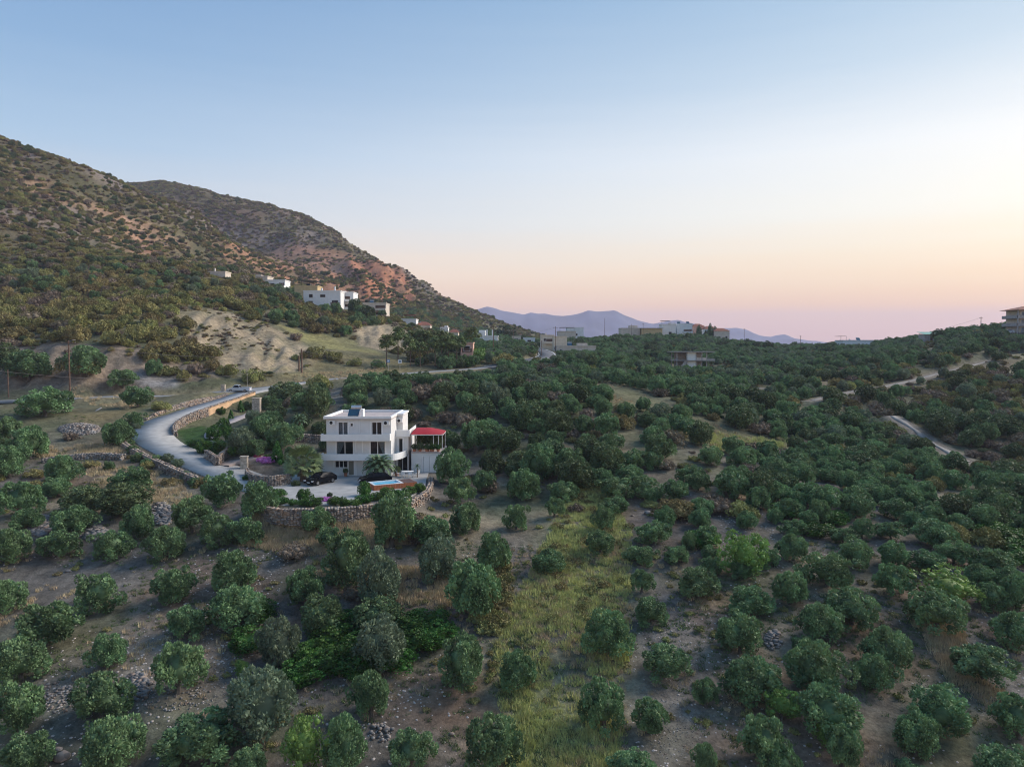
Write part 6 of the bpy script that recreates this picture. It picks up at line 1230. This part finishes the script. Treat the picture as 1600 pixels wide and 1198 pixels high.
wire('A','B',2.2,'upper power line from the left pole to the slim front pole'); wire(P(-60,536,130),'A',1.0,'power line running off the left edge from the tall pole'); wire(P(-40,575,120),P(386,584,163),1.6,'long low wire crossing above the driveway'); wire('C','B',.8,'short wire from the white post to the slim poles'); wire('B','D',3.0,'sagging wire from the slim poles past the pines'); wire('D','F',1.4,'wire from the pines to the asphalt road'); wire('E','G',2.0,'wire between the lime tree pole and the cream house pole'); wire(P(1330,533,390),'N',2.5,'long wire rising to the pole on the right skyline'); wire('E','G2',1.0,'wire to the thin pole behind the houses')
wire(tops['A']-np.array([0,0,1.2]), np.array([*hit(140,618)[:2], hit(140,618)[2]]), 0, 'straight guy wire anchoring the tall left pole', r=.02)
def sign(px, py, D, h, w, label, blue):
    x = P(px, py, D)[0]; t = empty('road_sign', (x, D, float(H(x, D))), .1, label, 'road sign', 'road signs by the lane'); MB().cyl(0, 0, -.3, h, .05, .05, 8).build('post', METAL, t); pl = MB().box(-w, w, -.07, -.045, h-w*2, h).build('panel', mat('sign_face_blue', (.12,.25,.45), .4, .03) if blue else HT, t); MB().box(-w*.6, w*.6, -.082, -.072, h-w*1.5, h-w*.5).build('symbol', HT if blue else mat('sign_grey', (.2,.28,.35), .5, .03), pl)
sign(607,588,200,3.2,.42,'tall narrow blue and white sign beside the lane, left of two',True); sign(625,586,201,3.4,.5,'square white road sign beside the lane, right of two',False)
p = hit(154,640); o = MB().box(-.12,.12,-1.8,1.8,.0,.12).build('concrete_beam', CONC); o.location = p; o.rotation_euler = (.1,0,.25); tag(o, 'pale concrete beam lying in the grass below the lane', 'beam')

# ------------------------------------------------------------------ grass, weeds, field stones
def tuft(name, col, seed, n=46, h=.55, w=.03, sp=.42):
    g = np.random.default_rng(seed); m = mat(name+'_blade', col, .8, .2, .6, rnd=.22, hue=.015); a = g.uniform(0, 6.28, n); r = np.sqrt(g.random(n))*sp; b = np.stack([np.cos(a)*r, np.sin(a)*r, np.zeros(n)-.05], 1)
    tip = b + np.stack([g.normal(0,.16,n), g.normal(0,.16,n), h*g.uniform(.6,1.2,n)], 1); s = g.normal(size=(n,3)); s[:,2] = 0; s /= np.linalg.norm(s, axis=1)[:,None]; s *= w
    return np_mesh(name, np.stack([b-s, b+s, tip], 1).reshape(-1, 3), np.arange(n*3).reshape(-1, 3), m)
T1 = tuft('tall_yellow_grass', (.52,.53,.20), 1, 34, .5, .035); T2 = tuft('dry_grass', (.52,.41,.25), 2, 40, .5, .03); T3 = tuft('green_weed', (.12,.17,.06), 3, 40, .3, .05)
T4 = np_mesh('field_stone', ICO0[0]*np.array([1,.8,.55]), ICO0[1], stone_mat('bright_pebble', (.30,.29,.28), (.62,.60,.58), 3.0)); T5 = fmesh('low_weed', SCRUB, seed=120, lobes=7, rz=.5, zc=.2, lobe_r=.4, leaves=260, leaf=.12, bottom=0)
so = []
for k, (me_, px, py) in enumerate([(T1,900,1000),(T2,500,845),(T3,850,1150),(T4,1060,1085),(T5,1040,1000)]):
    o = link(me_.name.split('.')[0], me_, kind='stuff'); o.location = hit(px, py); so.append(o)
so[3].scale = (.12,)*3; so[4].scale = (.4,)*3
def scatter_poly(F, poly, n, seed, s0, s1, idx, nscale=5, thr=-.3):
    pl = wpoly(poly); a = np.array(pl)[:, :2]; g = np.random.default_rng(seed); x = g.uniform(a[:,0].min(), a[:,0].max(), n); y = g.uniform(a[:,1].min(), a[:,1].max(), n); k = in_poly(x, y, pl) & ~in_poly(x, y, YARD) & np.array([True if (b > 118 or a > 0 or a < -60 or b < 84) else off_road(a, b, .6) for a, b in zip(x, y)]) & (fbm(x, y, nscale, 3, seed)+g.uniform(-.3,.3,n) > thr); x, y = x[k], y[k]; z = H(x, y)
    for i in range(len(x)): s = g.uniform(s0, s1); F.put((x[i], y[i], z[i]-.03), (s, s, s*g.uniform(.7,1.3)), g.uniform(0, 6.28), idx)
GF = Field(); STRIP = [(800,1215),(770,1010),(810,930),(850,850),(890,770),(945,740),(985,830),(985,960),(972,1215)]
scatter_poly(GF, STRIP, 8500, 1, .45, 1.0, 0, 5, -.12); scatter_poly(GF, STRIP, 3500, 31, .4, .9, 1, 7, .05); scatter_poly(GF, STRIP, 2500, 32, .5, 1.1, 2, 6, .1)
scatter_poly(GF, [(1090,670),(1230,690),(1220,706),(1120,706)], 900, 2, .6, 1.1, 0)
for q, n in ([(380,850),(400,800),(560,812),(690,812),(640,850),(480,870)],4000),([(130,725),(250,735),(330,790),(300,800),(150,770)],1500),([(40,700),(200,690),(195,718),(60,715)],900),([(480,895),(560,885),(760,895),(770,950),(640,945)],1800),([(200,640),(100,600),(250,620)],600),([(450,585),(600,575),(600,590),(480,598)],900),([(1420,960),(1490,960),(1530,1060),(1600,1100),(1600,1150),(1480,1060)],1200): scatter_poly(GF, q, n, n, .6, 1.1, 1, 3, -.2)
scatter_poly(GF, [(-60,1330),(-60,860),(1660,860),(1660,1330)], 14000, 9, .35, .8, 2, 7, .10); scatter_poly(GF, [(-60,1330),(-60,860),(1660,860),(1660,1330)], 9000, 10, .35, .8, 1, 6, .22)
scatter_poly(GF, [(-60,860),(-60,640),(200,660),(240,760),(400,800),(400,860)], 4000, 11, .4, .9, 2, 6, .0); scatter_poly(GF, [(860,600),(960,600),(1080,650),(1230,700),(1130,705),(990,650)], 2500, 12, .5, 1.0, 1, 6, .0)
GF.build('wild_grass', so[:3])
SF = Field()
scatter_poly(SF, [(-60,1330),(-60,860),(760,860),(780,1330)], 9000, 20, .04, .16, 0, 9, -.02); scatter_poly(SF, [(985,780),(1660,780),(1660,1330),(985,1330)], 15000, 21, .04, .14, 0, 9, -.02); SF.build('scattered_stones', so[3:4])
WF = Field(); scatter_poly(WF, [(-60,1330),(-60,760),(1660,760),(1660,1330)], 3600, 22, .2, .5, 0, 8, .14); scatter_poly(WF, STRIP, 500, 23, .3, .7, 0, 6, .1); scatter_poly(WF, [(700,900),(790,880),(800,960),(760,1000)], 200, 24, .5,.9,0); WF.build('low_weeds', so[4:5])
